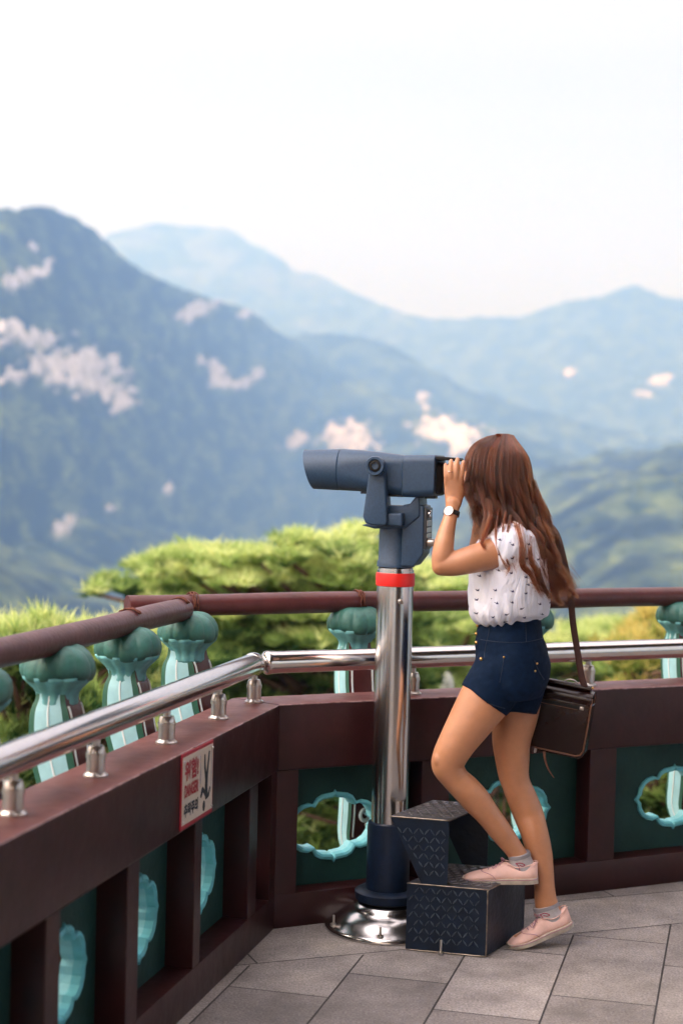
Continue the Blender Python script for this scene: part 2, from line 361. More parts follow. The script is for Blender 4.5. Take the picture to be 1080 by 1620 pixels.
# ---- outer balustrade: round red rails on carved posts
QO, QZ, QR = .322, 1.043, .0375
def red_rail(label, PT, dd, d0, d1, bands):
    root = empty('red_rail', PT(d0, QO, QZ), label, 'rail')
    bm = NB(); K = 60; pts = []; rr = []
    for i in range(K+1):
        d = d0+(d1-d0)*i/K; pts.append(PT(d, QO, QZ+.0015*math.sin(d*5))); rr.append(QR*(1+.02*math.sin(d*7)))
    tube(bm, pts, rr, 28, hint=Vector((0, 0, 1))); obj('round_bar', bm, M['rail'], root, auto=50)
    for d in bands:
        bm = NB(); p = PT(d, QO, QZ)
        for k in range(3):
            q = p + dd*(.008*(k-1)); a, b = frame_of(dd, Vector((0, 0, 1))); ring = []
            for j in range(15):
                th = -.9+j*.2+random.uniform(-.05, .05); r = QR+.003+random.uniform(0, .004)
                ring.append(q + b*(r*math.cos(th)) + a*(r*math.sin(th)) + dd*random.uniform(-.004, .004))
            tube(bm, ring, .0026, 6)
        obj('rusty_wire', bm, M['rust'], root, smooth=True)
    return root
red_rail('round dark red rail sloping over the left posts, its end butted at the corner', LP, dL, .055, 6.1, (.09, .52))
red_rail('round dark red rail running level behind the scope with a bare sawn left end', RP, dR, -.42, 5.4, (-.19, .44))
def spiral(c, ex, ez, r0, turns, n=30):
    out = []
    for i in range(n):
        t_ = i/(n-1); a = -math.pi/2 + t_*turns*2*math.pi; r = r0*(1-t_*.8); out.append(c + ex*(r*math.cos(a)) + ez*(r*math.sin(a)))
    return out
def carved_post(PT, d, tdir, ndir, label):
    base = PT(d, QO, 0)
    root = empty('carved_post', PT(d, WT+.02, .1), label, 'baluster', 'carved lotus posts of the outer balustrade')
    Z = Vector((0, 0, 1))
    # centre line of the S-curved bracket in (offset, height), with half depth and half width
    line = [(.322, .915, .040, .042), (.322, .885, .043, .044), (.322, .855, .054, .050), (.319, .81, .060, .052), (.312, .74, .061, .053), (.294, .67, .059, .053), (.276, .59, .056, .052), (.264, .50, .054, .052), (.260, .40, .052, .052), (.264, .31, .052, .052), (.27, .23, .05, .052), (.25, .185, .042, .052)]
    line = cr_interp(line, 4)
    nxs = []
    for i in range(len(line)):
        j0, j1 = max(i-1, 0), min(i+1, len(line)-1); tt = Vector((line[j1][0]-line[j0][0], line[j1][1]-line[j0][1])).normalized(); nx = Vector((tt.y, -tt.x)); nxs.append(nx if nx.x < 0 else -nx)
    def pt(i, k, w): o, z, hd, hw = line[i]; return PT(d, 0, 0)+ndir*(o+nxs[i].x*k)+Z*(z+nxs[i].y*k)+tdir*w
    def strip(name, m, k0, k1, s, lift, par):
        "painted band on the side face between depth fractions k0..k1"
        bm = NB(); ring = []
        for i, (o, z, hd, hw) in enumerate(line):
            h0 = lambda k: hw + lift + .007*(1-k*k)
            ks = [k0+(k1-k0)*q/4 for q in range(5)]
            ring.append([bm.verts.new(pt(i, k*hd, s*h0(k))) for k in ks] + [bm.verts.new(pt(i, k*hd, s*(hw-.004))) for k in (k1, k0)])
        K = 7
        for i in range(len(ring)-1):
            for k in range(K): bm.faces.new((ring[i][k], ring[i][(k+1) % K], ring[i+1][(k+1) % K], ring[i+1][k]))
        bm.faces.new(ring[0][::-1]); bm.faces.new(ring[-1]); bmesh.ops.recalc_face_normals(bm, faces=bm.faces)
        return obj(name, bm, m, par, auto=40)
    bm = NB(); ring = []
    for i, (o, z, hd, hw) in enumerate(line):
        ring.append([bm.verts.new(pt(i, k, w)) for k, w in ((hd, -hw*.99), (hd+.006, 0), (hd, hw*.99), (-hd, hw*.99), (-hd-.006, 0), (-hd, -hw*.99))])
    for i in range(len(ring)-1):
        for k in range(6): bm.faces.new((ring[i][k], ring[i][(k+1) % 6], ring[i+1][(k+1) % 6], ring[i+1][k]))
    bm.faces.new(ring[0][::-1]); bm.faces.new(ring[-1]); bmesh.ops.recalc_face_normals(bm, faces=bm.faces)
    body = obj('bracket', bm, M['rail'], root, auto=40)
    for s in (-1, 1):
        strip('green_edge', M['edge'], -1.0, -.70, s, .0005, root); strip('green_edge', M['edge'], .70, 1.0, s, .0005, root)
        cf = strip('cyan_face', M['pale'], -.70, .70, s, .0015, root); strip('white_line', M['white'], -.045, .045, s, .0035, cf)
    bm = NB(); cc = PT(d, 0, 0)+ndir*(.264-.062)+Z*.30
    tube(bm, spiral(cc, tdir, Z, .033, 1.6), .007, 10, hint=ndir); obj('scroll', bm, M['white'], body, smooth=True)
    for w in (-.040, .040):
        bm = NB(); tube(bm, [pt(i, line[i][2]+.001, w) for i in range(6, len(line)-2)], .004, 8); obj('pale_border', bm, M['white'], body, smooth=True)
    # lotus-leaf saddle: pale petals below, green leaf lobes above
    c0 = PT(d, QO, 0)
    def lob(n_, a): return lambda th, j: 1 + a*abs(math.cos(n_*th/2+.4*d*7)) * (1 if j > 2 else .35)
    bm = NB(); lathe(bm, [(.005, .868), (.052, .868), (.055, .876), (.051, .886), (.053, .900), (.062, .914), (.075, .927), (.086, .938), (.090, .948), (.07, .952), (.01, .952)], c0, 90, lobes=lob(12, .09)); obj('petals', bm, M['petal'], root, smooth=True)
    bm = NB()
    def lob2(th, j): return .955 + .065*abs(math.cos(5.5*th+d*3))**.5
    lathe(bm, [(.03, .944), (.080, .937), (.092, .942), (.099, .956), (.100, .972), (.096, .990), (.086, 1.006), (.072, 1.018), (.055, 1.026), (.036, 1.030), (.01, 1.031)], c0, 132, lobes=lob2)
    for v in bm.verts:      # curled leaf edges
        q = v.co-c0; v.co += Vector((0, 0, .006*math.sin(3*math.atan2(q.y, q.x)+d*5)*(Vector((q.x, q.y)).length/.09)))
    obj('lotus_leaf', bm, M['leaf'], root, smooth=True)
    return root
placesL = ['half out of the frame at the left edge', 'leftmost whole one under the sloping rail', 'second whole one from the left, before the corner']
for i, d in enumerate((.53, 1.03, 1.53, 2.03)):
    lab = {0: 'green lotus capped post under the sloping red rail, the one next to the corner post', 1: 'green lotus capped post under the sloping red rail, two before the corner post', 2: 'green lotus capped post under the sloping red rail, cut by the left edge', 3: 'green lotus capped post at the near end of the sloping red rail'}[i]
    if i < 3: carved_post(LP, d, dL, nL, lab)
mt = (dR-dL).normalized(); mn = (nL+nR).normalized()
carved_post(lambda d, o, z=0: LP(.0, 0)+nL*o+Vector((0, 0, z)) , 0.0, (dR*.35-dL*.65).normalized(), nL, 'green lotus capped corner post where the two red rails cross')
for d, lab in ((.43, 'green lotus capped post half hidden behind the chrome scope column'), (1.155, 'green lotus capped post behind the woman and her brown bag'), (1.88, 'green lotus capped post cut by the right edge of the view')):
    carved_post(RP, d, dR, nR, lab)

# ---- warning sign on the left wall
sg = empty('warning_sign', LP(.815, 0, .638), 'white and red danger sign with a falling figure on the left wall', 'sign')
Zv = Vector((0, 0, 1)); sx = -dL        # reading direction runs towards the corner
def SP(u, v, o=0): return LP(.945, -.002-o, .532) + sx*u + Zv*v       # u 0..0.26, v 0..0.205
SW, SH = .262, .206
def flat(name, pts, m, o=.0035, th=.0008, parent=sg):
    bm = NB(); a = [bm.verts.new(SP(u, v, o)) for u, v in pts]; bb = [bm.verts.new(SP(u, v, o-th)) for u, v in pts]; n = len(pts)
    bm.faces.new(a); bm.faces.new(bb[::-1])
    for i in range(n): bm.faces.new((a[i], a[(i+1) % n], bb[(i+1) % n], bb[i]))
    bmesh.ops.triangulate(bm, faces=bm.faces); bmesh.ops.recalc_face_normals(bm, faces=bm.faces); return obj(name, bm, m, parent)
flat('plate', [(0, 0), (SW, 0), (SW, SH), (0, SH)], M['signr'], .003, .004)
flat('white_field', [(.006, .012), (SW-.006, .012), (SW-.006, SH-.009), (.006, SH-.009)], M['signw'], .0042, .0014)
def text(s, u, v, w, h, m, name):
    cu = bpy.data.curves.new(name, 'FONT'); cu.body = s; cu.size = 1; cu.extrude = 0.0; cu.offset = .042; cu.resolution_u = 4
    to = bpy.data.objects.new(name, cu); COL.objects.link(to); dg = bpy.context.evaluated_depsgraph_get()
    me = bpy.data.meshes.new_from_object(to.evaluated_get(dg)); bpy.data.objects.remove(to)
    co = verts_np(me)
    if len(co) == 0: return
    lo = co.min(0); hi = co.max(0)
    new = np.array([list(SP(u+(p[0]-lo[0])/(hi[0]-lo[0])*w, v+(p[1]-lo[1])/(hi[1]-lo[1])*h, .0052)) for p in co]); me.vertices.foreach_set('co', new.ravel())
    me.materials.clear(); obj(name, me, m, sg)
text('위험!', .020, .128, .112, .056, M['signr'], 'lettering')
text('DANGER!', .020, .084, .112, .036, M['signr'], 'lettering')
text('추락주의', .018, .030, .114, .038, M['signk'], 'lettering')
def stroke(pts, w):
    for (a0, w0), (a1, w1) in zip(list(zip(pts, w))[:-1], list(zip(pts, w))[1:]):
        dx, dy = a1[0]-a0[0], a1[1]-a0[1]; L_ = math.hypot(dx, dy); nx_, ny_ = -dy/L_, dx/L_; ex_, ey_ = dx/L_*.3, dy/L_*.3
        flat('falling_figure', [(a0[0]-nx_*w0-ex_*w0, a0[1]-ny_*w0-ey_*w0), (a1[0]-nx_*w1+ex_*w1, a1[1]-ny_*w1+ey_*w1), (a1[0]+nx_*w1+ex_*w1, a1[1]+ny_*w1+ey_*w1), (a0[0]+nx_*w0-ex_*w0, a0[1]+ny_*w0-ey_*w0)], M['signk'], .0052+.00003*len(sg.children))
stroke([(.184, .176), (.186, .140), (.200, .104)], [.0040, .0055, .0075]); stroke([(.222, .180), (.212, .140), (.203, .104)], [.0040, .0055, .0075]); stroke([(.202, .108), (.200, .080), (.206, .052)], [.010, .010, .010])
stroke([(.206, .054), (.222, .056), (.232, .076)], [.006, .005, .0035]); stroke([(.204, .056), (.184, .072), (.168, .082), (.156, .062)], [.007, .006, .007, .0045])
flat('falling_figure', [(.184+.0095*math.cos(a*math.pi/8), .032+.0150*math.sin(a*math.pi/8)) for a in range(16)], M['signk'], .0052)
for u, v0, v1, w_ in ((.148, .09, .180, .003), (.243, .06, .185, .0035), (.151, .10, .15, .0045)):
    flat('speed_line', [(u, v0), (u+w_*.4, v0), (u+w_, (v0+v1)/2), (u+w_*.5, v1), (u, v1)], M['signg'], .005)
for u, v in ((.012, SH-.02), (SW-.012, SH-.02), (SW-.012, .02), (.012, .02)):
    bm = NB(); blob(bm, SP(u, v, .005), (.0035, .0035, .0035), sub=2); obj('screw', bm, M['steel2'], sg, smooth=True)

# ------------------------------------------------------------------ terrain: one heightfield sheet round the hill
def vnoise(x, y, seed=0):
    xi = np.floor(x).astype(np.int64); yi = np.floor(y).astype(np.int64); fx = x-xi; fy = y-yi
    fx = fx*fx*(3-2*fx); fy = fy*fy*(3-2*fy)
    def h(a, b):
        n = (a*374761393 + b*668265263 + seed*1274126177) & 0xffffffff
        n = ((n ^ (n >> 13))*1274126177) & 0xffffffff
        return ((n ^ (n >> 16)) & 0xffff)/65535.0
    return (h(xi, yi)*(1-fx)+h(xi+1, yi)*fx)*(1-fy)+(h(xi, yi+1)*(1-fx)+h(xi+1, yi+1)*fx)*fy
def fbm(x, y, oct=5, seed=0, g=.5):
    s = 0; a = 1; tot = 0
    for k in range(oct):
        s = s + a*(vnoise(x*2**k+k*17.3, y*2**k-k*9.1, seed+k)-.5); tot += a; a *= g
    return s/tot*2
def tan_el(px, y):
    "tangent of the elevation seen at pixel (px,y), numpy"
    dx = fw.x+rt.x*(px-540)/F_PX-up.x*(y-810)/F_PX; dy = fw.y+rt.y*(px-540)/F_PX-up.y*(y-810)/F_PX; dz = fw.z+rt.z*(px-540)/F_PX-up.z*(y-810)/F_PX
    return dz/np.hypot(dx, dy)
profC = [(-3000, 470), (-1500, 430), (-600, 420), (-300, 380), (-80, 345), (0, 331), (18, 335), (40, 333), (70, 331), (110, 345), (150, 375), (180, 402), (210, 425), (260, 447), (300, 466), (350, 480), (385, 492), (400, 503), (430, 523), (470, 550), (520, 585), (600, 622), (700, 660), (800, 700), (900, 740), (1000, 765), (1500, 800), (3500, 800)]
profS = [(-3000, 600), (0, 560), (380, 545), (440, 532), (500, 527), (560, 532), (600, 546), (650, 572), (700, 597), (750, 622), (800, 641), (850, 655), (900, 668), (950, 680), (1000, 688), (1080, 698), (1400, 720), (3500, 700)]
profD = [(-3000, 900), (500, 905), (650, 880), (760, 840), (830, 806), (870, 783), (905, 771), (940, 764), (970, 752), (1000, 745), (1040, 732), (1080, 722), (1200, 680), (1500, 620), (3500, 600)]
profA = [(-3000, 480), (-600, 450), (0, 430), (120, 395), (150, 378), (172, 366), (200, 360), (235, 353), (262, 356), (290, 359), (320, 357), (347, 358), (362, 366), (385, 385), (420, 400), (435, 409), (450, 424), (462, 431), (485, 432), (510, 440), (540, 458), (590, 480), (640, 500), (680, 505), (740, 502), (800, 503), (830, 498), (860, 485), (900, 475), (940, 470), (965, 458), (990, 451), (1010, 459), (1040, 471), (1080, 477), (1300, 520), (2000, 480), (3500, 500)]
px = np.concatenate([np.linspace(-3200, -220, 90, endpoint=False), np.linspace(-220, 1300, 620, endpoint=False), np.linspace(1300, 4200, 90)])
az = np.arctan2(px-540, F_PX)
def pr(prof): x, y = zip(*prof); return tan_el(px, np.interp(px, x, y))
Rc = np.interp(px, [-3000, -100, 0, 250, 500, 1000, 3500], [1500, 1250, 1350, 1900, 2900, 2800, 2800])
Rs = np.interp(px, [-3000, 0, 500, 1000, 3500], [3000, 3000, 3300, 3400, 3400]); Ra = np.interp(px, [-3000, 0, 300, 700, 1000, 3500], [5000, 5200, 5300, 5000, 4600, 4600])
Rd = np.interp(px, [-3000, 0, 500, 1000, 3500], [700, 800, 2000, 1300, 1200])
zC = CAM_H+Rc*pr(profC); zS = CAM_H+Rs*pr(profS); zD = CAM_H+Rd*pr(profD); zA = CAM_H+Ra*pr(profA)
one = np.ones_like(px)
zBD = np.interp(px, [-3000, 0, 600, 1000, 3500], [-70, -75, -130, -95, -90])
knots_r = np.array([6.6*one, 12*one, 30*one, 80*one, 200*one, .62*Rd, Rd, Rd*1.22, .5*(Rd*1.22+Rc)*1.02, Rc, Rc*1.12, Rs, Rs*1.15, (Rs*1.15+Ra)/2, Ra, Ra*1.3, 6900*one, 7200*one])
knots_z = np.array([-3.8*one, -5.5*one, -12*one, -22*one, -38*one, zBD, zD, zD-np.where(px > 700, 16, 2), zD*.3+zC*.42-6, zC, zC-55, zS, zS-90, zS*.3-60, zA, zA-300, 0*one, -20*one])
# radial samples: dense near ridges, the same count per column
NR = 520
tt = np.linspace(0, 1, NR)
def lerp_idx(k): return k*(NR-1)
seg_share = np.array([3, 4, 6, 8, 14, 30, 8, 34, 84, 6, 30, 6, 8, 50, 4, 1, 1], float); cum = np.concatenate([[0], np.cumsum(seg_share)]); cum /= cum[-1]
rr = np.empty((NR, len(px))); zz = np.empty_like(rr)
for j in range(len(px)):
    rr[:, j] = np.interp(tt, cum, knots_r[:, j]); zz[:, j] = np.interp(tt, cum, knots_z[:, j])
X = rr*np.sin(az)[None]; Yy = rr*np.cos(az)[None]
# relief: gullies on the slopes, tree canopy bumps; held small at the ridge lines themselves
near = np.clip((rr-60)/300, 0, 1)
dridge = np.min(np.abs(rr[None]-np.array([Rd, Rc, Rs, Ra])[:, None, :])/np.array([90, 260, 240, 500])[:, None, None], axis=0)
slope_w = np.clip(dridge, .06, 1)
rel = (1-np.abs(fbm(X/330+3, Yy/330, 4, 5)))*1.0-.6
zz += near*slope_w*(rel*66*np.clip(rr/1400, .25, 2.2)) + near*np.clip(dridge*2, .3, 1)*fbm(X/110, Yy/110, 3, 11)*9*np.clip(rr/1200, .3, 2.5)
canopy = np.abs(fbm(X/42, Yy/42, 3, 21))
zz += near*canopy*4.5*np.clip(rr/900, .6, 2.0)
# granite outcrops
rock = np.zeros_like(zz)
elpx = np.zeros_like(zz)
D_ = np.stack([X, Yy, zz-CAM_H], -1); dz_ = D_ @ np.array(fw); upx = 540+F_PX*(D_ @ np.array(rt))/dz_; upy = 810-F_PX*(D_ @ np.array(up))/dz_
RK = [(36, 438, 40, 15, -.45), (52, 391, 9, 8, 0), (50, 538, 60, 15, -.12), (15, 522, 30, 9, 0), (20, 601, 28, 10, 0), (75, 580, 45, 16, -.1), (135, 585, 70, 34, 0), (190, 632, 26, 22, 0), (150, 612, 40, 14, .2),
      (315, 494, 38, 17, -.15), (388, 502, 11, 9, 0), (342, 592, 22, 19, .5), (375, 610, 22, 9, -.1), (412, 593, 11, 8, 0), (468, 697, 20, 10, -.3), (548, 694, 42, 24, 0), (669, 634, 13, 13, 0), (705, 686, 55, 24, .2),
      (735, 705, 30, 16, 0), (105, 832, 23, 11, -.4), (172, 808, 15, 6, -.2), (266, 779, 9, 9, 0), (1040, 603, 18, 11, 0), (1017, 623, 13, 8, 0), (900, 588, 12, 6, 0)]
fld = fbm(upx/15, upy/9, 4, 31)*1.15
sl_ok = np.ones_like(zz, bool)
for (a, b_, ra, rb, k) in RK:
    u = (upx-a)/ra; v = (upy-b_-k*(upx-a))/rb; rk = 1-np.sqrt(u*u+v*v)+fld
    far = a > 850
    rock = np.maximum(rock, np.where((rr > 700) & (rr < 3400), rk, 0)) if not far else np.maximum(rock, np.where((rr > 3600), rk, 0))
rock = np.clip((rock-.06)*4.5, 0, 1)
# pale bare patches on the farthest mountain
far_p = np.clip((fbm(upx/45, upy/16, 4, 77)-.12)*2, 0, .10)*(rr > 3700)*np.clip((560-upy)/60, 0, 1)*(upx < 640)
rock = np.maximum(rock, far_p)
zz += np.where(rr < 3000, rock, 0)*(4+9*(fbm(X/24, Yy/24, 3, 99)))
nj = len(px)
V = np.stack([X, Yy, zz], -1).reshape(-1, 3)
idx = np.arange(NR*nj).reshape(NR, nj)
Fq = np.stack([idx[:-1, :-1], idx[:-1, 1:], idx[1:, 1:], idx[1:, :-1]], -1).reshape(-1, 4)
me = bpy.data.meshes.new('forested_mountains'); me.vertices.add(len(V)); me.vertices.foreach_set('co', V.ravel())
me.loops.add(Fq.size); me.loops.foreach_set('vertex_index', Fq.ravel()); me.polygons.add(len(Fq)); me.polygons.foreach_set('loop_start', np.arange(0, Fq.size, 4)); me.update(calc_edges=True); me.shade_smooth()
at = me.attributes.new('rock', 'FLOAT', 'POINT'); at.data.foreach_set('value', rock.ravel().astype(np.float32))
fo = bpy.data.materials.new('forest_and_granite'); fo.use_nodes = True; t = fo.node_tree; b = t.nodes['Principled BSDF']; b.inputs['Roughness'].default_value = .9; b.inputs['Specular IOR Level'].default_value = .1
c = N(t, 'ShaderNodeTexCoord')
def noise_(scale, det=4, rough=.5):
    n = N(t, 'ShaderNodeTexNoise'); n.inputs['Scale'].default_value = scale; n.inputs['Detail'].default_value = det; n.inputs['Roughness'].default_value = rough; lk(t, c.outputs['Object'], n.inputs['Vector']); return n
vo = N(t, 'ShaderNodeTexVoronoi'); vo.inputs['Scale'].default_value = .085; mv = N(t, 'ShaderNodeMapping'); mv.inputs['Scale'].default_value = (1, .45, 3.0); mv.inputs['Rotation'].default_value = (0, .35, 0); lk(t, c.outputs['Object'], mv.inputs[0]); lk(t, mv.outputs[0], vo.inputs['Vector'])
r1 = N(t, 'ShaderNodeValToRGB'); lk(t, vo.outputs['Color'], r1.inputs[0]); e = r1.color_ramp.elements; e[0].position = .1; e[0].color = (.007, .014, .008, 1); e[1].position = .9; e[1].color = (.055, .070, .024, 1)
n2 = noise_(.019, 4, .58); mw = N(t, 'ShaderNodeMapping'); mw.inputs['Scale'].default_value = (1, .7, 2.0); lk(t, c.outputs['Object'], mw.inputs[0]); lk(t, mw.outputs[0], n2.inputs['Vector']); r2 = N(t, 'ShaderNodeValToRGB'); lk(t, n2.outputs['Fac'], r2.inputs[0]); e = r2.color_ramp.elements; e[0].position = .43; e[0].color = (.12, .18, .28, 1); e[1].position = .60; e[1].color = (2.3, 2.2, 1.7, 1)
mu = N(t, 'ShaderNodeMix', data_type='RGBA', blend_type='MULTIPLY'); mu.inputs[0].default_value = 1; lk(t, r1.outputs[0], mu.inputs[6]); lk(t, r2.outputs[0], mu.inputs[7])
n3 = noise_(.05, 8, .75); r3 = N(t, 'ShaderNodeValToRGB'); lk(t, n3.outputs['Fac'], r3.inputs[0]); e = r3.color_ramp.elements; e[0].position = .3; e[0].position = .34; e[0].color = (.07, .07, .06, 1); e[1].position = .53; e[1].color = (.70, .63, .60, 1)
aa = N(t, 'ShaderNodeAttribute', attribute_name='rock')
m2 = N(t, 'ShaderNodeMix', data_type='RGBA'); lk(t, aa.outputs['Fac'], m2.inputs[0]); lk(t, mu.outputs[2], m2.inputs[6]); lk(t, r3.outputs[0], m2.inputs[7]); lk(t, m2.outputs[2], b.inputs['Base Color'])
tag(obj('forested_mountains', me, fo), kind='structure')
# ground sheet reaching the horizon on every side
bm = NB(); bmesh.ops.create_circle(bm, cap_ends=True, radius=7300, segments=96)
for v in bm.verts: v.co.z = -240
gm = mat('valley_floor', (.045, .075, .03), .95, var=.4, vscale=.01)
tag(obj('ground', bm, gm), kind='structure')
bm = NB()      # hill top under the terrace, all round
for r0, z0, r1_, z1 in ((0, -3.6, 9, -3.7), (9, -3.7, 30, -13), (30, -13, 90, -26), (90, -26, 420, -63), (420, -63, 1500, -245)):
    n = 64
    for k in range(n):
        a0, a1 = 2*math.pi*k/n, 2*math.pi*(k+1)/n
        q = [(r0*math.cos(a0), r0*math.sin(a0), z0), (r1_*math.cos(a0), r1_*math.sin(a0), z1), (r1_*math.cos(a1), r1_*math.sin(a1), z1), (r0*math.cos(a1), r0*math.sin(a1), z0)]
        vs_ = [bm.verts.new((x, y+2, z-.6)) for x, y, z in (q if r0 else q[:3])]; bm.faces.new(vs_)
bmesh.ops.remove_doubles(bm, verts=bm.verts, dist=.001)
tag(obj('hilltop_ground', bm, mat('forest_soil', (.06, .055, .035), .95, var=.5, vscale=.6)), kind='structure')

# ------------------------------------------------------------------ haze
hz = bpy.data.materials.new('haze_air'); hz.use_nodes = True; t = hz.node_tree; t.nodes.clear()
ho = N(t, 'ShaderNodeOutputMaterial'); pv = N(t, 'ShaderNodeVolumePrincipled'); pv.inputs['Color'].default_value = (.130, .242, .465, 1); pv.inputs['Absorption Color'].default_value = (.87, .76, .50, 1); pv.inputs['Density'].default_value = 8.5e-4; pv.inputs['Anisotropy'].default_value = .2
lk(t, pv.outputs[0], ho.inputs['Volume'])
bm = NB(); bmesh.ops.create_cube(bm, size=1); bmesh.ops.transform(bm, matrix=Matrix.Translation((0, 0, 422)) @ Matrix.Diagonal((14900, 14900, 1340, 1)), verts=bm.verts)
tag(obj('haze', bm, hz), kind='stuff')

# ------------------------------------------------------------------ pines
def needle_mat(name, lo, mid, hi):
    m = bpy.data.materials.new(name); m.use_nodes = True; t = m.node_tree; t.nodes.clear()
    o = N(t, 'ShaderNodeOutputMaterial'); a = N(t, 'ShaderNodeAttribute', attribute_name='tone'); r = N(t, 'ShaderNodeValToRGB'); lk(t, a.outputs['Fac'], r.inputs[0])
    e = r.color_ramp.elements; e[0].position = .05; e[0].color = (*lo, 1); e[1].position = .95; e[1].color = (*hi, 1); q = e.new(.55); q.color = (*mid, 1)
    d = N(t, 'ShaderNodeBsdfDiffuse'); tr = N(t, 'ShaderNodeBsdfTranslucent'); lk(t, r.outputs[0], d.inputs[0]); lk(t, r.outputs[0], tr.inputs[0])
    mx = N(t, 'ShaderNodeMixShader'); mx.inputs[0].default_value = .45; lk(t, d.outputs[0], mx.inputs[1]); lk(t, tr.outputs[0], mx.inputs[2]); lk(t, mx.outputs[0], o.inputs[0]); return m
M['needle'] = needle_mat('pine_needles', (.035, .09, .03), (.36, .50, .14), (.78, .82, .38))
M['needle_y'] = needle_mat('fresh_yellow_needles', (.06, .13, .03), (.30, .36, .08), (.66, .55, .18))
M['bark'] = mat('pine_bark', (.12, .06, .04), .9, bump=.8, bscale=12, var=.5, vscale=6)
def crown_mesh(pads, dens, L, Wd, upb=.7):
    "pads (centre, rx, ry, rz): needle tufts spread through flattened clouds"
    vs = []; tone = []
    for (c, rx, ry, rz, tb) in pads:
        n = int(dens*rx*ry)
        ph = rng.uniform(0, 2*math.pi, n); u = rng.uniform(0, 1, n)**.5; h = rng.normal(0, .55, n)
        sh = 1+.35*np.sin(3*ph+c[0]*7)+.2*np.sin(5*ph+c[1]*3)
        ctr = np.stack([c[0]+rx*u*sh*np.cos(ph), c[1]+ry*u*sh*np.sin(ph), c[2]+rz*h*(1.1-u*.6)+rz*.6*(1-u)], 1)
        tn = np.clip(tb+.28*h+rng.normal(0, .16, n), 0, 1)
        for k in range(9):
            d = rng.normal(0, 1, (n, 3)); d[:, 2] = np.abs(d[:, 2])*upb+.25; d[:, :2] += np.stack([np.cos(ph), np.sin(ph)], 1)*.4; d /= np.linalg.norm(d, axis=1)[:, None]
            s = np.cross(d, rng.normal(0, 1, (n, 3))); s /= np.linalg.norm(s, axis=1)[:, None]
            ln = L*rng.uniform(.6, 1.2, n)[:, None]
            vs.append(np.stack([ctr-s*Wd/2, ctr+s*Wd/2, ctr+d*ln], 1)); tone.append(np.clip(tn+rng.normal(0, .06, n), 0, 1))
    Vv = np.concatenate(vs).reshape(-1, 3); T = np.concatenate(tone); nf = len(Vv)//3
    me = bpy.data.meshes.new('crown'); me.vertices.add(len(Vv)); me.vertices.foreach_set('co', Vv.ravel()); me.loops.add(nf*3); me.loops.foreach_set('vertex_index', np.arange(nf*3)); me.polygons.add(nf); me.polygons.foreach_set('loop_start', np.arange(0, nf*3, 3)); me.update(calc_edges=True)
    a = me.attributes.new('tone', 'FLOAT', 'FACE'); a.data.foreach_set('value', T.astype(np.float32)); return me
def pine(name, label, base, pads, dens, L, Wd, m, group=None, trunk_r=.16, upb=.7, cat='tree'):
    base = Vector(base); root = empty(name, base, label, cat, group)
    bm = NB(); top = Vector(max(pads, key=lambda p: p[0][2])[0]) - Vector((0, 0, .15))
    n = 9; pts = [base.lerp(top, i/(n-1)) + Vector((.18*math.sin(i*1.1+base.x), .15*math.sin(i*.8), 0))*(1 if 0 < i < n-1 else 0) for i in range(n)]
    tube(bm, pts, [trunk_r*(1-.8*i/(n-1)) for i in range(n)], 10)
    for (c, rx, ry, rz, tb) in pads:
        c = Vector(c); zt = max(base.z+.3, c.z-.25-.5*random.random()); f_ = min(.98, max(.05, (zt-base.z)/(top.z-base.z))); k = f_*(n-1); i = min(int(k), n-2); a = pts[i].lerp(pts[i+1], k-i)
        mid = a.lerp(c, .5)+Vector((0, 0, -.08)); tube(bm, [a, mid, c-Vector((0, 0, rz*.3))], [trunk_r*.3, trunk_r*.2, trunk_r*.08], 6)
    obj('trunk', bm, M['bark'], root, smooth=True)
    obj('crown', crown_mesh(pads, dens, L, Wd, upb), m, root)
    return root
def pads_px(rows, Y, jitter=.25, rz=.09, ry=.6):
    out = []
    for (x0, x1, y, n, rx, tb) in rows:
        n3 = int(n*3.2)
        for i in range(n3):
            xx = x0+(x1-x0)*(i+.5)/n3+random.uniform(-22, 22); q = P(xx, y+random.uniform(-19, 17), Y+random.uniform(-1, 1.1)); k = random.uniform(.38, .75)
            out.append((tuple(q), rx*k, ry*k*random.uniform(.7, 1.2), rz*random.uniform(.45, 1.0), tb+random.uniform(-.28, .24)))
    return out
# the broad layered pine beside the scope
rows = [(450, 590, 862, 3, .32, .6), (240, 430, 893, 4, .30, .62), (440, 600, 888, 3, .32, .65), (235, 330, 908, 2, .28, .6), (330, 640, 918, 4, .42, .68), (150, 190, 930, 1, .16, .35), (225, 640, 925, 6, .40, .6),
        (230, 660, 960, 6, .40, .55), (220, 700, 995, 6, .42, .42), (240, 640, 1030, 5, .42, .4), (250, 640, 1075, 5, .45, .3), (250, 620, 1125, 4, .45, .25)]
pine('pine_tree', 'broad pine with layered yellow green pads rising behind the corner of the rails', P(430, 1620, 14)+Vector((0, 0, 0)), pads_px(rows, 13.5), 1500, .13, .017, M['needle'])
rows = [(-60, 120, 1025, 2, .28, .8), (100, 240, 1030, 3, .26, .8), (-60, 230, 1045, 5, .30, .7), (-60, 60, 1055, 2, .3, .5), (-60, 250, 1060, 4, .3, .5), (-60, 250, 1110, 4, .3, .25), (-60, 230, 1160, 4, .34, .35), (-60, 200, 1215, 3, .34, .35), (-60, 150, 1270, 3, .34, .3)]
pine('young_pine_tree', 'fluffy light green pine top filling the view at the left edge behind the posts', P(90, 1660, 9), pads_px(rows, 9, rz=.12, ry=.4), 2600, .12, .012, M['needle'], upb=2.4, trunk_r=.1)
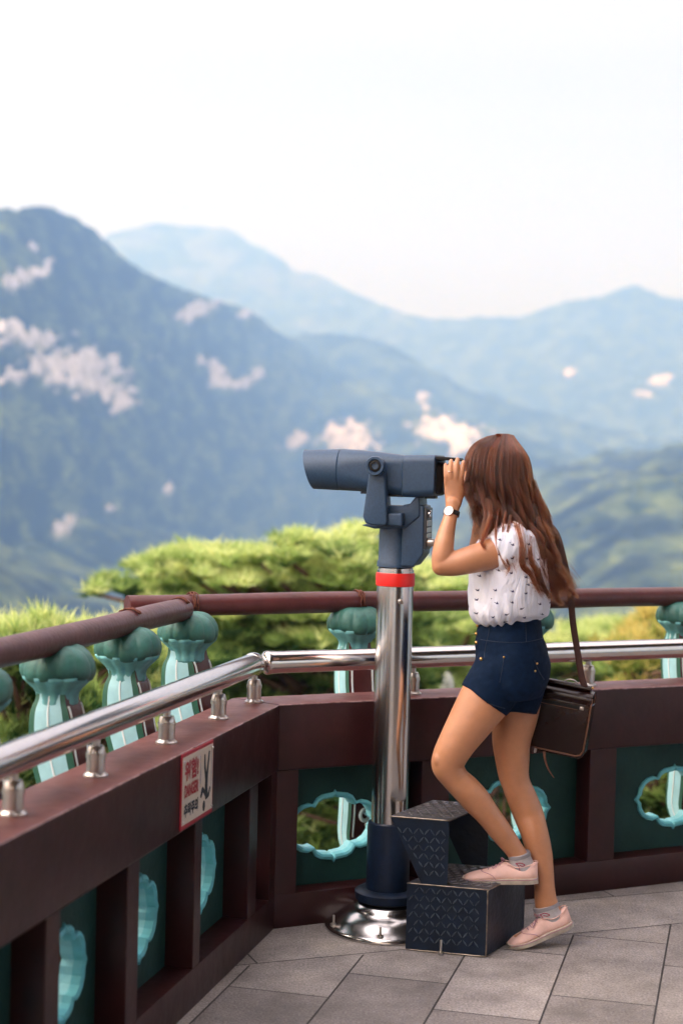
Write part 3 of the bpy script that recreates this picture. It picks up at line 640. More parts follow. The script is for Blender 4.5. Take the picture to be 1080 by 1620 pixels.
rows = [(640, 760, 925, 2, .42, .6), (640, 800, 960, 3, .45, .55), (620, 850, 1000, 3, .5, .5), (620, 860, 1045, 4, .5, .45), (620, 880, 1090, 3, .5, .35), (880, 1010, 1012, 3, .38, .6), (870, 1010, 1040, 3, .42, .5), (880, 1000, 1075, 2, .4, .55), (600, 900, 1130, 3, .5, .3)]
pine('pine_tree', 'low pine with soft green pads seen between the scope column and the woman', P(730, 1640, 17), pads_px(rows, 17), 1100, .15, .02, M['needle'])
rows = [(1005, 1030, 985, 1, .10, .8), (1000, 1110, 1000, 3, .16, .75), (985, 1140, 1018, 3, .2, .7), (1010, 1200, 1045, 4, .24, .5), (975, 1200, 1075, 4, .26, .45), (985, 1200, 1110, 4, .26, .35)]
pine('young_pine_tree', 'yellow tipped young pine beyond the rails at the right edge', P(1080, 1500, 11), pads_px(rows, 11, rz=.10, ry=.3), 2400, .11, .013, M['needle_y'], upb=2.0, trunk_r=.07)
# lower trees seen through the cloud openings
for i, (x, y, Yd, lab) in enumerate(((525, 1300, 11, 'shaded green tree seen through the cloud opening left of the scope column'), (800, 1290, 12, 'shaded green tree seen through the cloud opening behind the woman'), (1050, 1260, 11.5, 'shaded green tree seen through the cloud opening at the right edge'))):
    rows = [(x-120, x+120, y-95+50*k, 4, .34, .35) for k in range(6)]
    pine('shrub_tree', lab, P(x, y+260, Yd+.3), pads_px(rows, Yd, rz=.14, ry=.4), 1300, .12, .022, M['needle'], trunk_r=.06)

# garden finial beyond the wall
fb = P(707, 1092, 15); root = empty('stone_lantern', Vector((fb.x, fb.y, -4)), 'small pale pointed stone lantern beyond the wall between column and woman', 'lantern')
M['stone'] = mat('pale_stone', (.45, .47, .42), .8, bump=.3, var=.15, vscale=20)
bm = NB(); lathe(bm, [(.05, fb.z-.05), (.062, fb.z-.02), (.064, fb.z+.05), (.055, fb.z+.10), (.03, fb.z+.145), (.008, fb.z+.175)], (fb.x, fb.y, 0), 20); obj('cap', bm, M['stone'], root, smooth=True)
bm = NB(); lathe(bm, [(.2, -4.2), (.2, -4.0), (.09, -3.9), (.08, fb.z-.25), (.16, fb.z-.2), (.17, fb.z-.12), (.05, fb.z-.06)], (fb.x, fb.y, 0), 20); obj('shaft', bm, M['stone'], root, auto=40)

# ------------------------------------------------------------------ pavilion roof that shades the terrace (above and behind the view)
rf = empty('pavilion', (1.5, -3.2, 0), 'red pillared pavilion whose wide roof covers the viewing terrace', 'pavilion')
eave = [LP(6.5, -.85), LP(.85*TH, -.85), RP(6.5, -.85), (7.5, -9, 0), (-4, -9, 0)]
bm = NB(); poly_prism(bm, [(p[0], p[1]) for p in eave], 3.42, 3.75); bmesh.ops.recalc_face_normals(bm, faces=bm.faces); obj('roof', bm, M['ceil'], rf)
bm = NB(); poly_prism(bm, [(.8, -4.0), (7.2, -4.0), (7.2, -4.3), (.8, -4.3)], -.3, 3.42); obj('wall', bm, M['wall'], rf)
for x in (-1.6, 1.9, 5.2):
    bm = NB(); lathe(bm, [(.24, 0), (.24, .25), (.17, .3), (.17, 3.42)], (x, -2.6, 0), 24); obj('pillar', bm, M['rail'], rf, auto=40)

# ------------------------------------------------------------------ coin-operated scope
SC = Vector((.183, 5.17, 0))
F_ = Vector((-.97, .243, 0)).normalized(); V_ = Vector((.243, .97, 0)).normalized(); Z_ = Vector((0, 0, 1))   # forward, away from viewer, up
def sc(u, v, z): return SC + F_*u + V_*v + Z_*z
vs_ = empty('viewing_scope', SC.copy(), 'grey coin operated viewing scope on a chrome column with a red band', 'telescope')
bm = NB(); lathe(bm, [(.205, .002), (.205, .012), (.198, .018), (.186, .022), (.168, .040), (.140, .058), (.122, .064), (.118, .070), (.112, .082), (.085, .092), (.060, .098)], SC, 72); obj('base_dome', bm, M['chrome'], vs_, auto=50)
for a in (200, 262, 330, 80, 140):
    bm = NB(); q = SC+Vector((.187*math.cos(R_(a)), .187*math.sin(R_(a)), .018)); lathe(bm, [(.004, 0), (.004, .034), (.002, .037)], q, 10); lathe(bm, [(.011, 0), (.011, .009), (.006, .010)], q, 6); obj('anchor_bolt', bm, M['steel2'], vs_, auto=40)
bm = NB(); lathe(bm, [(.085, .088), (.092, .094), (.105, .098), (.108, .118), (.108, .124), (.098, .130), (.066, .133)], SC, 56); obj('flange', bm, M['navy'], vs_, auto=40)
bm = NB(); lathe(bm, [(.071, .128), (.072, .14), (.0715, .33), (.070, .352), (.062, .356)], SC, 56); obj('lower_sleeve', bm, M['navy'], vs_, auto=40)
bm = NB(); lathe(bm, [(.0605, .35), (.0605, 1.19)], SC, 64); obj('column', bm, M['chrome'], vs_, auto=40)
bm = NB(); q = sc(-.03, -.052, 1.09); ax = Vector((.1, -1, 0)).to_track_quat('Z', 'Y').to_matrix(); lathe(bm, [(.0085, -.002), (.0085, .010), (.006, .014)], q, 12, axis=ax); obj('bolt', bm, M['steel2'], vs_, auto=40)
bm = NB(); lathe(bm, [(.060, 1.136), (.0635, 1.138), (.0645, 1.145), (.0645, 1.172), (.0635, 1.179), (.060, 1.181)], SC, 64); obj('red_band', bm, M['redband'], vs_, auto=50)
bm = NB(); lathe(bm, [(.055, 1.178), (.0575, 1.180), (.0575, 1.196), (.055, 1.198), (.050, 1.199), (.050, 1.202)], SC, 56); obj('steel_ring', bm, M['chrome'], vs_, auto=40)
# neck with coin box, profile in (u, z)
def prism_uv(prof, v0, v1, w=.006, seg=3):
    bm = NB(); a = [bm.verts.new(sc(u, v0, z)) for u, z in prof]; b = [bm.verts.new(sc(u, v1, z)) for u, z in prof]; n = len(prof)
    bm.faces.new(a); bm.faces.new(b[::-1])
    for i in range(n): bm.faces.new((a[i], a[(i+1) % n], b[(i+1) % n], b[i]))
    bev(bm, w, seg); return bm
bm = NB(); lathe(bm, [(.062, 1.200), (.062, 1.215), (.058, 1.222), (.057, 1.30), (.055, 1.345), (.05, 1.37)], SC, 48); obj('neck', bm, M['scope'], vs_, auto=45)
obj('coin_box', prism_uv([(-.030, 1.206), (-.072, 1.206), (-.102, 1.247), (-.102, 1.405), (-.06, 1.412), (-.030, 1.405)], -.060, .060), M['scope'], vs_, auto=45)
obj('coin_plate', prism_uv([(-.1, 1.262), (-.110, 1.262), (-.110, 1.398), (-.1, 1.398)], -.055, .045, .002, 2), M['scope2'], vs_, auto=40)
back = (-F_).to_track_quat('Z', 'Y').to_matrix()
for (v, z, r, l, m) in ((-.028, 1.378, .013, .010, 'steel'), (-.028, 1.285, .013, .026, 'steel2')):
    bm = NB(); lathe(bm, [(r, 0), (r, l*.7), (r*.8, l), (.002, l)], sc(-.110, v, z), 20, axis=back); obj('knob', bm, M[m], vs_, auto=40)
for z0, z1 in ((1.338, 1.356), (1.318, 1.333), (1.30, 1.314)):
    obj('price_plate', prism_uv([(-.110, z0), (-.1125, z0), (-.1125, z1), (-.110, z1)], -.05, .02, .0006, 1), M['steel2'], vs_)
# cradle and side arms
obj('cradle', prism_uv([(.105, 1.335), (.075, 1.345), (.05, 1.395), (.035, 1.402), (-.05, 1.402), (-.07, 1.43), (-.085, 1.437), (-.088, 1.41), (-.088, 1.37), (-.04, 1.33), (.06, 1.325)], -.066, .066, .005), M['scope'], vs_, auto=45)
for s in (-1, 1):
    v0, v1 = (-.128, -.090) if s < 0 else (.090, .128)
    ush = -.040*(1 if s < 0 else -1)*1.0 if s < 0 else .0; arm = [(.060, 1.535), (.070, 1.552), (.088, 1.556), (.104, 1.545), (.108, 1.52), (.122, 1.40), (.126, 1.365), (.118, 1.345), (.095, 1.338), (.05, 1.338), (.045, 1.35), (.048, 1.40), (.056, 1.50)]
    arm = [(u+ush, z) for u, z in arm]
    obj('side_arm', prism_uv(arm, v0, v1, .007), M['scope'], vs_, auto=45)
    q = prism_uv([(.10+ush, 1.342), (.0+ush, 1.336), (.0+ush, 1.38), (.09+ush, 1.375)], min(s*.05, s*.11), max(s*.05, s*.11), .006); obj('arm_foot', q, M['scope'], vs_, auto=45)
    ax = (V_*s).to_track_quat('Z', 'Y').to_matrix()
    bm = NB(); lathe(bm, [(.024, -.035), (.024, .0), (.030, .004), (.0315, .010), (.0315, .024), (.029, .030), (.022, .030), (.020, .024), (.001, .022)], sc(.084+ush, s*.128, 1.530), 40, axis=ax); kn = obj('pivot_knob', bm, M['scope'], vs_, auto=35)
    bm = NB(); lathe(bm, [(.019, .020), (.019, .026), (.012, .028), (.010, .020), (.001, .019)], sc(.084+ush, s*.128, 1.530), 32, axis=ax); obj('knob_cap', bm, M['black'], kn, auto=35)
# body: rounded sections along the sight line (u, z bottom, z top, half width, corner)
def body(rows, name, m, open_front=None, n=10, shear=0):
    bm = NB(); rings = []; shear0 = shear
    for (u, zb, zt, hw, cr_) in rows:
        shear = shear0*min(1, max(0, (u-.187)/.09))
        hh = (zt-zb)/2; zc = (zt+zb)/2; cr2 = min(cr_, hh-.001, hw-.001); ring = []
        for (sx_, sz_, a0) in ((1, 1, 0), (-1, 1, 90), (-1, -1, 180), (1, -1, 270)):
            for k in range(n):
                a = R_(a0+90*k/(n-1)); vv = sx_*(hw-cr2)+cr2*math.cos(a); z = zc+sz_*(hh-cr2)+cr2*math.sin(a); ring.append(bm.verts.new(sc(u+shear*(z-zc)/hh, vv, z)))
        rings.append(ring)
    K = 4*n
    for i in range(len(rings)-1):
        for k in range(K): bm.faces.new((rings[i][k], rings[i][(k+1) % K], rings[i+1][(k+1) % K], rings[i+1][k]))
    bm.faces.new(rings[0]); bm.faces.new(rings[-1][::-1]); bmesh.ops.recalc_face_normals(bm, faces=bm.faces)
    return obj(name, bm, m, vs_, auto=38)
body([(.285, 1.462, 1.566, .088, .05), (.292, 1.452, 1.576, .097, .062), (.292, 1.449, 1.579, .1, .064), (.24, 1.448, 1.581, .1, .064), (.187, 1.447, 1.583, .1, .064), (.1845, 1.449, 1.581, .098, .062)], 'front_hood', M['scope'], shear=.017)
body([(.184, 1.449, 1.581, .098, .06), (.182, 1.447, 1.584, .1, .062), (.12, 1.446, 1.581, .1, .05), (.06, 1.442, 1.577, .095, .04), (-.02, 1.436, 1.568, .088, .03), (-.037, 1.436, 1.566, .087, .03)], 'barrel_housing', M['scope'])
body([(-.032, 1.437, 1.562, .094, .022), (-.036, 1.432, 1.567, .1, .024), (-.042, 1.431, 1.568, .1, .024), (-.128, 1.436, 1.570, .1, .024), (-.138, 1.438, 1.570, .1, .026), (-.141, 1.441, 1.567, .097, .026)], 'rear_housing', M['scope'])
# viewing hood: an open box frame behind the rear housing
def hood(u0, u1, hw, zb, zt, th, name, m):
    bm = NB(); rings = []
    for (u, k) in ((u0, 0), (u1, 0), (u1, th), (u0-.02 if u0 > u1 else u0, th)):
        ring = []
        ue = lambda z: u + (.5*(1-(z-zb)/(zt-zb))*.075 if u == u1 else 0)
        for (sx_, sz_, a0) in ((1, 1, 0), (-1, 1, 90), (-1, -1, 180), (1, -1, 270)):
            for q in range(8):
                a = R_(a0+90*q/7); cr_ = max(.02-k, .004); vv = sx_*(hw-k-cr_)+cr_*math.cos(a); z = (zb+zt)/2+sz_*((zt-zb)/2-k-cr_)+cr_*math.sin(a); ring.append(bm.verts.new(sc(ue(z), vv, z)))
        rings.append(ring)
    K = 32
    for i in range(3):
        for k in range(K): bm.faces.new((rings[i][k], rings[i][(k+1) % K], rings[i+1][(k+1) % K], rings[i+1][k]))
    bm.faces.new(rings[3]); bmesh.ops.recalc_face_normals(bm, faces=bm.faces); return obj(name, bm, m, vs_, auto=38)
hb_ = body([(-.139, 1.442, 1.548, .070, .02), (-.150, 1.442, 1.546, .068, .02), (-.160, 1.452, 1.538, .060, .02)], 'eyepiece_block', M['black'])
obj('visor', prism_uv([(-.138, 1.566), (-.200, 1.563), (-.203, 1.556), (-.198, 1.552), (-.138, 1.556)], -.088, .088, .002, 2), M['black'], vs_, auto=40)
for s in (-1, 1):
    bm = NB(); lathe(bm, [(.026, 0.01), (.026, .03), (.030, .035), (.030, .05), (.022, .055), (.001, .05)], sc(-.138, s*.034, 1.515), 28, axis=back); obj('eyepiece', bm, M['black'], vs_, auto=40)
obj('focus_lug', prism_uv([(.11, 1.452), (.115, 1.438), (.085, 1.438), (.085, 1.452)], -.05, -.02, .002, 1), M['scope2'], vs_)
obj('focus_lug', prism_uv([(-.10, 1.44), (-.10, 1.428), (-.135, 1.428), (-.135, 1.44)], -.05, -.0, .002, 1), M['scope2'], vs_)
obj('mount_plate', prism_uv([(.02, 1.44), (.02, 1.431), (-.10, 1.431), (-.10, 1.44)], -.06, .06, .002, 1), M['scope2'], vs_)
0 and obj('hood_glass_strip', prism_uv([(-.150, 1.560), (-.190, 1.556), (-.190, 1.552), (-.150, 1.548)], -.08, .08, .001, 1), M['steel'], vs_)

# ------------------------------------------------------------------ two-step stand in tread plate
st = empty('step_stool', (.4, 4.95, 0), 'navy tread plate two step stand beside the chrome column', 'step stool')
G_ = Vector((.5, .866, 0)).normalized(); E_ = Vector((.973, -.23, 0)).normalized()
S0 = Vector((.236, 4.925, 0))
def stp(e, g, z=0): return S0 + E_*e + G_*g + Z_*z
def plate(pts_fn, us, vs__, th_dir, th, name, m, tread=True, parent=None, pitch=.035):
    "thin folded plate; pts_fn(u,v)->(point); us,vs corner polygon; raised lozenges on the outside"
    bm = NB(); outer = [pts_fn(u, v) for u, v in us]; inner = [p-th_dir*th for p in outer]
    a = [bm.verts.new(p) for p in outer]; b = [bm.verts.new(p) for p in inner]; n = len(a)
    bm.faces.new(a); bm.faces.new(b[::-1])
    for i in range(n): bm.faces.new((a[i], a[(i+1) % n], b[(i+1) % n], b[i]))
    bmesh.ops.recalc_face_normals(bm, faces=bm.faces); n_plain = len(bm.faces)
    if tread:
        (u0, v0), (u1, v1) = vs__
        def inside(x, y, pad=.006):
            c = False; q = us
            for i in range(n):
                (xa, ya), (xb, yb) = q[i], q[i-1]
                if (ya > y) != (yb > y) and x < (xb-xa)*(y-ya)/(yb-ya)+xa: c = not c
            return c
        i = 0; v = v0+pitch*.4; ex = (pts_fn(1, 0)-pts_fn(0, 0)).normalized(); ey = (pts_fn(0, 1)-pts_fn(0, 0)).normalized()
        while v < v1:
            u = u0+pitch*.4+(pitch*.5 if i % 2 else 0); j = 0
            while u < u1:
                for (du, dv, sg_) in ((0, 0, 1), (pitch*.5, 0, -1)):
                    uu, vv = u+du, v+dv
                    q = [(uu+l*.015*.6, vv+l*.015*.8*sg_) for l in (-1, 1)]
                    if all(inside(x, y) for x, y in q) and all(inside(x+.004*k, y+.004*k2) for x, y in q for k in (-1, 1) for k2 in (-1, 1)):
                        c_ = pts_fn(uu, vv); l = (ex*.6+ey*.8*sg_); w_ = (ex*-.8*sg_+ey*.6)
                        tip = [c_-l*.0125, c_+w_*.0030, c_+l*.0125, c_-w_*.0030]; tv = [bm.verts.new(p+th_dir*.0003) for p in tip]; rid = [bm.verts.new(c_-l*.008+th_dir*.0028), bm.verts.new(c_+l*.008+th_dir*.0028)]
                        bm.faces.new((tv[0], rid[0], tv[1])); bm.faces.new((tv[1], rid[0], rid[1])); bm.faces.new((tv[1], rid[1], tv[2])); bm.faces.new((tv[2], rid[1], tv[3])); bm.faces.new((tv[3], rid[1], rid[0])); bm.faces.new((tv[3], rid[0], tv[0]))
                u += pitch
            v += pitch*.74; i += 1
    ob = obj(name, bm, m, parent or st)
    if tread:
        ob.data.materials.append(M['bars_top'] if abs(th_dir.z) > .5 else M['bars'])
        for p in ob.data.polygons:
            if p.index >= n_plain: p.material_index = 1
    return ob
M['tread'] = mat('navy_tread_plate', (.0035, .0100, .024), .42, bump=.2, bscale=60, var=.4, vscale=18, spec=.3)
M['bars'] = mat('worn_tread_bars', (.10, .13, .16), .30, metal=.3, var=.6, vscale=22, var2=(.010, .016, .026))
M['bars_top'] = mat('bare_tread_bars', (.30, .29, .30), .30, metal=.8, var=.5, vscale=30)
M['treadtop'] = mat('worn_tread_plate', (.060, .060, .068), .34, metal=.35, bump=.2, bscale=60, var=.5, vscale=30)
M['wornedge'] = mat('worn_steel_edge', (.30, .25, .20), .35, .9, var=.6, vscale=40)
nN = Vector((-.23, -.973, 0)).normalized()     # outward normal of the near side
nE = Vector((G_.y, -G_.x, 0))
dep = .30
ZL, ZU = .212, .42
plate(lambda u, v: stp(u, 0, v), [(0, .004), (.254, .004), (.254, ZL), (0, ZL)], ((0, 0), (.254, ZL)), nN, .004, 'lower_side', M['tread'])
plate(lambda u, v: stp(u, dep, v), [(0, .004), (.254, .004), (.254, ZL), (0, ZL)], ((0, 0), (.254, ZL)), -nN, .004, 'lower_side', M['tread'])
plate(lambda u, v: stp(.254, u, v), [(.002, .004), (dep, .004), (dep, ZL), (.002, ZL)], ((0, 0), (dep, ZL)), nE, .004, 'riser', M['tread'], tread=False)
plate(lambda u, v: stp(u, v, ZL+.003), [(0, 0), (.256, 0), (.256, dep), (0, dep)], ((0, 0), (.256, dep)), Z_, .004, 'lower_tread', M['treadtop'])
for g in (0.0, dep):
    plate(lambda u, v: stp(u, g, v), [(.045, ZL+.004), (.128, ZL+.004), (.128, ZU), (-.058, ZU)], ((-.06, ZL), (.13, ZU)), nN if g == 0 else -nN, .004, 'upper_side', M['tread'])
plate(lambda u, v: stp(u, v, ZU+.003), [(-.06, -.001), (.13, -.001), (.13, dep), (-.06, dep)], ((-.06, 0), (.13, dep)), Z_, .004, 'upper_tread', M['treadtop'])
bm = NB()
for a, b in (((0, 0, ZL+.0025), (.256, 0, ZL+.0025)), ((.256, 0, ZL), (.256, dep, ZL)), ((-.06, 0, ZU+.0025), (.13, 0, ZU+.0025)), ((.256, 0, .004), (.256, 0, ZL)), ((-.06, 0, ZU), (-.06, dep, ZU)), ((0, 0, .004), (.256, 0, .004))):
    pa, pb = stp(*a)+nN*.001, stp(*b)+nN*.001; pts = [pa.lerp(pb, i/12) for i in range(13)]; tube(bm, pts, [.0022*random.uniform(.5, 1.2) for _ in pts], 6)
tag(obj('worn_edge', bm, M['wornedge'], st, smooth=True), kind='stuff')
bm = NB(); q = stp(.118, -.012, 0); lathe(bm, [(.009, .002), (.009, .010), (.004, .011), (.004, .045), (.003, .047)], q, 8); obj('anchor_bolt', bm, M['steel2'], st, auto=40)

# ------------------------------------------------------------------ the woman
YB = 5.03
wo = empty('person', (P(800, 1490, YB).x, YB, 0), 'woman with long auburn hair looking through the scope, white printed blouse and navy shorts', 'person')
def skin_mat(name, col):
    m = mat(name, col, .42, var=.12, vscale=14, sss=.12, bump=.10, bscale=260, bdist=.001); return m
M['skin'] = skin_mat('tan_skin', (.46, .212, .112))
bm = NB()
# torso and pelvis
limb(bm, [(812, 1066, 40, .12, 5.03), (811, 1055, 51, .158, 5.03), (806, 1020, 47, .145, 5.03), (803, 985, 43, .118, 5.03), (803, 950, 45, .125, 5.03), (804, 908, 49, .138, 5.03), (808, 872, 45, .145, 5.03), (812, 845, 34, .11, 5.035), (811, 828, 23, .06, 5.035)], n=56)
limb(bm, [(811, 850, 24, .055, 5.035), (806, 822, 21, .048, 5.035), (797, 798, 22, .048, 5.035), (792, 775, 26, .05, 5.035)])     # neck
HC = P(787, 741, 5.035)
blob(bm, HC, (.091, .074, .098))                                      # skull
hx = Vector((-.97, .243, 0)); hv = Vector((.243, .97, 0))
rotH = Matrix((hx, hv, Z_)).transposed()
def HP(f, v, z): return HC + hx*f + hv*v + Z_*z
blob(bm, HP(.035, 0, -.035), (.060, .060, .072), rotH)                # mid face
blob(bm, HP(.052, 0, -.082), (.036, .040, .030), rotH)                # jaw and chin
blob(bm, HP(.068, 0, -.098), (.018, .022, .014), rotH)
blob(bm, HP(.082, 0, .018), (.016, .050, .018), rotH)                 # brow
limb_pts = [HP(.088, 0, .004), HP(.100, 0, -.018), HP(.108, 0, -.034), HP(.096, 0, -.042)]
tube(bm, limb_pts, [(.008, .010), (.009, .011), (.012, .014), (.008, .014)], 10)   # nose
blob(bm, HP(.092, 0, -.060), (.008, .022, .006), rotH, 2); blob(bm, HP(.090, 0, -.071), (.009, .019, .006), rotH, 2)   # lips
for s in (-1, 1):
    blob(bm, HP(.066, s*.040, -.028), (.022, .022, .02), rotH, 2)     # cheekbones
    blob(bm, HP(-.006, s*.076, -.022), (.017, .007, .028), rotH, 2)   # ears
# near (left) arm: upper arm, forearm
limb(bm, [(806, 868, 28, .050, 4.915), (790, 873, 26, .048, 4.905), (765, 880, 23.5, .045, 4.895), (742, 886, 22, .042, 4.89), (718, 892, 19.5, .038, 4.89), (700, 894, 17.5, .034, 4.89)])
limb(bm, [(698, 896, 15.5, .030, 4.89), (699, 880, 16.5, .034, 4.892), (702, 862, 16, .035, 4.90), (706, 842, 13.5, .030, 4.915), (711, 822, 11.2, .024, 4.93), (715, 806, 11, .019, 4.945), (717, 796, 13, .018, 4.95)])
# far (right) arm
limb(bm, [(806, 872, 28, .050, 5.16), (780, 882, 24, .045, 5.19), (757, 893, 19, .038, 5.215)])
limb(bm, [(755, 894, 16, .032, 5.215), (756, 872, 16, .033, 5.21), (758, 845, 12.5, .028, 5.205), (759, 815, 10.5, .023, 5.195), (757, 800, 10.5, .02, 5.185), (752, 790, 12, .018, 5.18)])
def hand(Y, dx, dy, side):
    "fingers up the side of the hood; side=-1 near hand (palm away), +1 far hand"
    s = -side
    q = lambda x, y, k: (x+dx, y+dy, Y+s*k)
    # palm
    limb(bm, [(717+dx, 798+dy, 12.5, .017, Y-s*.0), (718+dx, 785+dy, 15, .016, Y+s*.004), (718.5+dx, 770+dy, 16.3, .0135, Y+s*.004), (718+dx, 757+dy, 15.5, .0115, Y+s*.002), (718+dx, 752+dy, 13.5, .009, Y+s*.001)], n=24)
    def finger(pts):
        limb(bm, [(x+dx, y+dy, r, r*.0019, Y+s*k) for x, y, k, r in pts], m=4, n=12)
    finger([(706.5, 766, .004, 4.8), (705.8, 754, .000, 4.4), (704.8, 745, .004, 3.7), (704.4, 738, .012, 3.3), (704.6, 734.5, .020, 2.9)])
    finger([(713, 765, .003, 5), (712.7, 751, -.003, 4.7), (712.4, 739, .001, 4.2), (713, 731, .010, 3.7), (713.6, 728.5, .020, 3.2)])
    finger([(720.5, 765, .003, 5), (721.6, 750, -.004, 4.8), (722.2, 737, -.001, 4.4), (723, 728.5, .008, 3.9), (723.6, 726.2, .019, 3.4)])
    finger([(727, 767, .004, 5), (729.4, 753, -.001, 4.8), (731.2, 741, .003, 4.3), (732.4, 733, .010, 3.8), (733, 730.5, .019, 3.3)])
    finger([(724, 790, .008, 6.5), (731, 779, .020, 6), (735, 768, .032, 5), (736, 759, .042, 4.5), (735.5, 753, .05, 3.8)])
hand(4.965, 0, 0, -1)
hand(5.185, 37, -3, 1)
# near (left) leg on the step
limb(bm, [(797, 1062, 46, .085, 4.975), (780, 1088, 44, .085, 4.972), (764, 1111, 40.5, .082, 4.968), (742, 1145, 35, .073, 4.958), (723, 1175, 30, .062, 4.948), (711, 1198, 27.5, .054, 4.944), (709, 1213, 26, .050, 4.945), (720, 1232, 22, .044, 4.95), (737, 1249, 23, .046, 4.955), (754, 1268, 22.8, .045, 4.962), (772, 1290, 19.5, .042, 4.97), (794, 1319, 18, .036, 4.98), (812, 1343, 15.2, .032, 4.988), (822, 1358, 15, .032, 4.99), (826, 1372, 16, .033, 4.992)])
# far (right) leg on the floor
limb(bm, [(822, 1062, 42, .085, 5.09), (819, 1095, 39, .085, 5.09), (815, 1130, 36, .080, 5.088), (809, 1170, 31, .070, 5.082), (810, 1200, 27.5, .058, 5.078), (812, 1225, 24.5, .051, 5.074), (817, 1243, 23, .048, 5.072), (826, 1265, 24, .048, 5.07), (836, 1290, 24, .047, 5.068), (845, 1318, 22, .045, 5.05), (853, 1350, 20.5, .039, 5.042), (859, 1380, 16.8, .034, 5.035), (861, 1405, 16.5, .032, 5.030), (863, 1425, 18, .032, 5.028), (868, 1445, 20, .031, 5.026)])
blob(bm, P(695, 1203, 4.925), (.022, .024, .030))
# bare feet inside the shoes
limb(bm, [(832, 1380, 12, .026, 4.99), (805, 1384, 10, .030, 4.993), (775, 1387, 7, .034, 4.998), (752, 1389, 5, .03, 5.0)])
limb(bm, [(882, 1462, 12, .026, 5.025), (862, 1466, 11, .028, 5.018), (838, 1476, 8, .030, 5.008), (815, 1485, 4, .026, 5.0)])
body_me = remesh(bm, .0026, 8, .5, 'body')
obj('body', body_me, M['skin'], wo)
# eyes, brows and lips
M['eyewhite'] = mat('eye_white', (.75, .72, .70), .2); M['iris'] = mat('dark_iris', (.02, .01, .006), .15); M['lip'] = mat('lips', (.45, .13, .12), .4); M['hairdark'] = mat('dark_brown_hair', (.035, .013, .007), .5)
for s in (-1, 1):
    bm = NB(); blob(bm, HP(.079, s*.032, -.004), (.011, .013, .009), rotH, 2); ey = obj('eye', bm, M['eyewhite'], wo, smooth=True)
    bm = NB(); blob(bm, HP(.087, s*.031, -.004), (.004, .0055, .0055), rotH, 2); obj('iris', bm, M['iris'], ey, smooth=True)
    bm = NB(); tube(bm, [HP(.094, s*.014, .022), HP(.094, s*.030, .028), HP(.082, s*.048, .024)], [.002, .003, .0015], 6); obj('eyebrow', bm, M['hairdark'], wo, smooth=True)
bm = NB(); blob(bm, HP(.0935, 0, -.061), (.007, .020, .0045), rotH, 2); blob(bm, HP(.092, 0, -.070), (.0075, .017, .005), rotH, 2); obj('lips', remesh(bm, .002, 2), M['lip'], wo)

# ---- blouse: white cotton with small navy birds
bl = bpy.data.materials.new('bird_print_cotton'); bl.use_nodes = True; t = bl.node_tree; b = t.nodes['Principled BSDF']; b.inputs['Roughness'].default_value = .85
b.inputs['Sheen Weight'].default_value = .15
c = N(t, 'ShaderNodeTexCoord'); mp = N(t, 'ShaderNodeMapping'); mp.inputs['Scale'].default_value = (1, 0, 1); lk(t, c.outputs['Object'], mp.inputs[0])
vo = N(t, 'ShaderNodeTexVoronoi', voronoi_dimensions='3D'); vo.inputs['Scale'].default_value = 21; vo.inputs['Randomness'].default_value = .62; lk(t, mp.outputs[0], vo.inputs['Vector'])
df = N(t, 'ShaderNodeVectorMath', operation='SUBTRACT'); lk(t, mp.outputs[0], df.inputs[0]); lk(t, vo.outputs['Position'], df.inputs[1])
s2 = N(t, 'ShaderNodeSeparateXYZ'); lk(t, df.outputs[0], s2.inputs[0])
sc_ = N(t, 'ShaderNodeSeparateColor'); lk(t, vo.outputs['Color'], sc_.inputs[0])
def mth(op, a, b_=None, c_=None):
    n = N(t, 'ShaderNodeMath', operation=op)
    for i, v in enumerate((a, b_, c_)):
        if v is None: continue
        if isinstance(v, (int, float)): n.inputs[i].default_value = v
        else: lk(t, v, n.inputs[i])
    return n.outputs[0]
xx = mth('ADD', s2.outputs['X'], mth('MULTIPLY', s2.outputs['Z'], mth('MULTIPLY_ADD', sc_.outputs['Red'], 2.6, -1.3))); zz_ = s2.outputs['Z']
# wing triangle: |x - z/2| < (h - z)*.7 and z > -h/2 ; tail: thin bar
wing = mth('MULTIPLY', mth('LESS_THAN', mth('ABSOLUTE', mth('SUBTRACT', xx, mth('MULTIPLY', zz_, .5))), mth('MULTIPLY', mth('SUBTRACT', .0060, zz_), .50)), mth('GREATER_THAN', zz_, -.0028))
tail = mth('MULTIPLY', mth('LESS_THAN', mth('ABSOLUTE', mth('ADD', zz_, mth('MULTIPLY', xx, .25))), .0013), mth('LESS_THAN', mth('ABSOLUTE', mth('ADD', xx, .002)), .0052))
bird = mth('MAXIMUM', wing, tail)
mxb = N(t, 'ShaderNodeMix', data_type='RGBA'); lk(t, bird, mxb.inputs[0]); mxb.inputs[6].default_value = (.70, .72, .84, 1); mxb.inputs[7].default_value = (.02, .02, .09, 1); lk(t, mxb.outputs[2], b.inputs['Base Color'])
bw = N(t, 'ShaderNodeTexNoise'); bw.inputs['Scale'].default_value = 14; bw.inputs['Detail'].default_value = 4; bw.inputs['Distortion'].default_value = 1.2; mpw = N(t, 'ShaderNodeMapping'); mpw.inputs['Rotation'].default_value = (0, .6, 0); mpw.inputs['Scale'].default_value = (1.8, 1, .55); lk(t, c.outputs['Object'], mpw.inputs[0]); lk(t, mpw.outputs[0], bw.inputs['Vector'])
bp = N(t, 'ShaderNodeBump'); bp.inputs['Strength'].default_value = .75; bp.inputs['Distance'].default_value = .018; lk(t, bw.outputs['Fac'], bp.inputs['Height']); lk(t, bp.outputs[0], b.inputs['Normal'])
bm = NB()
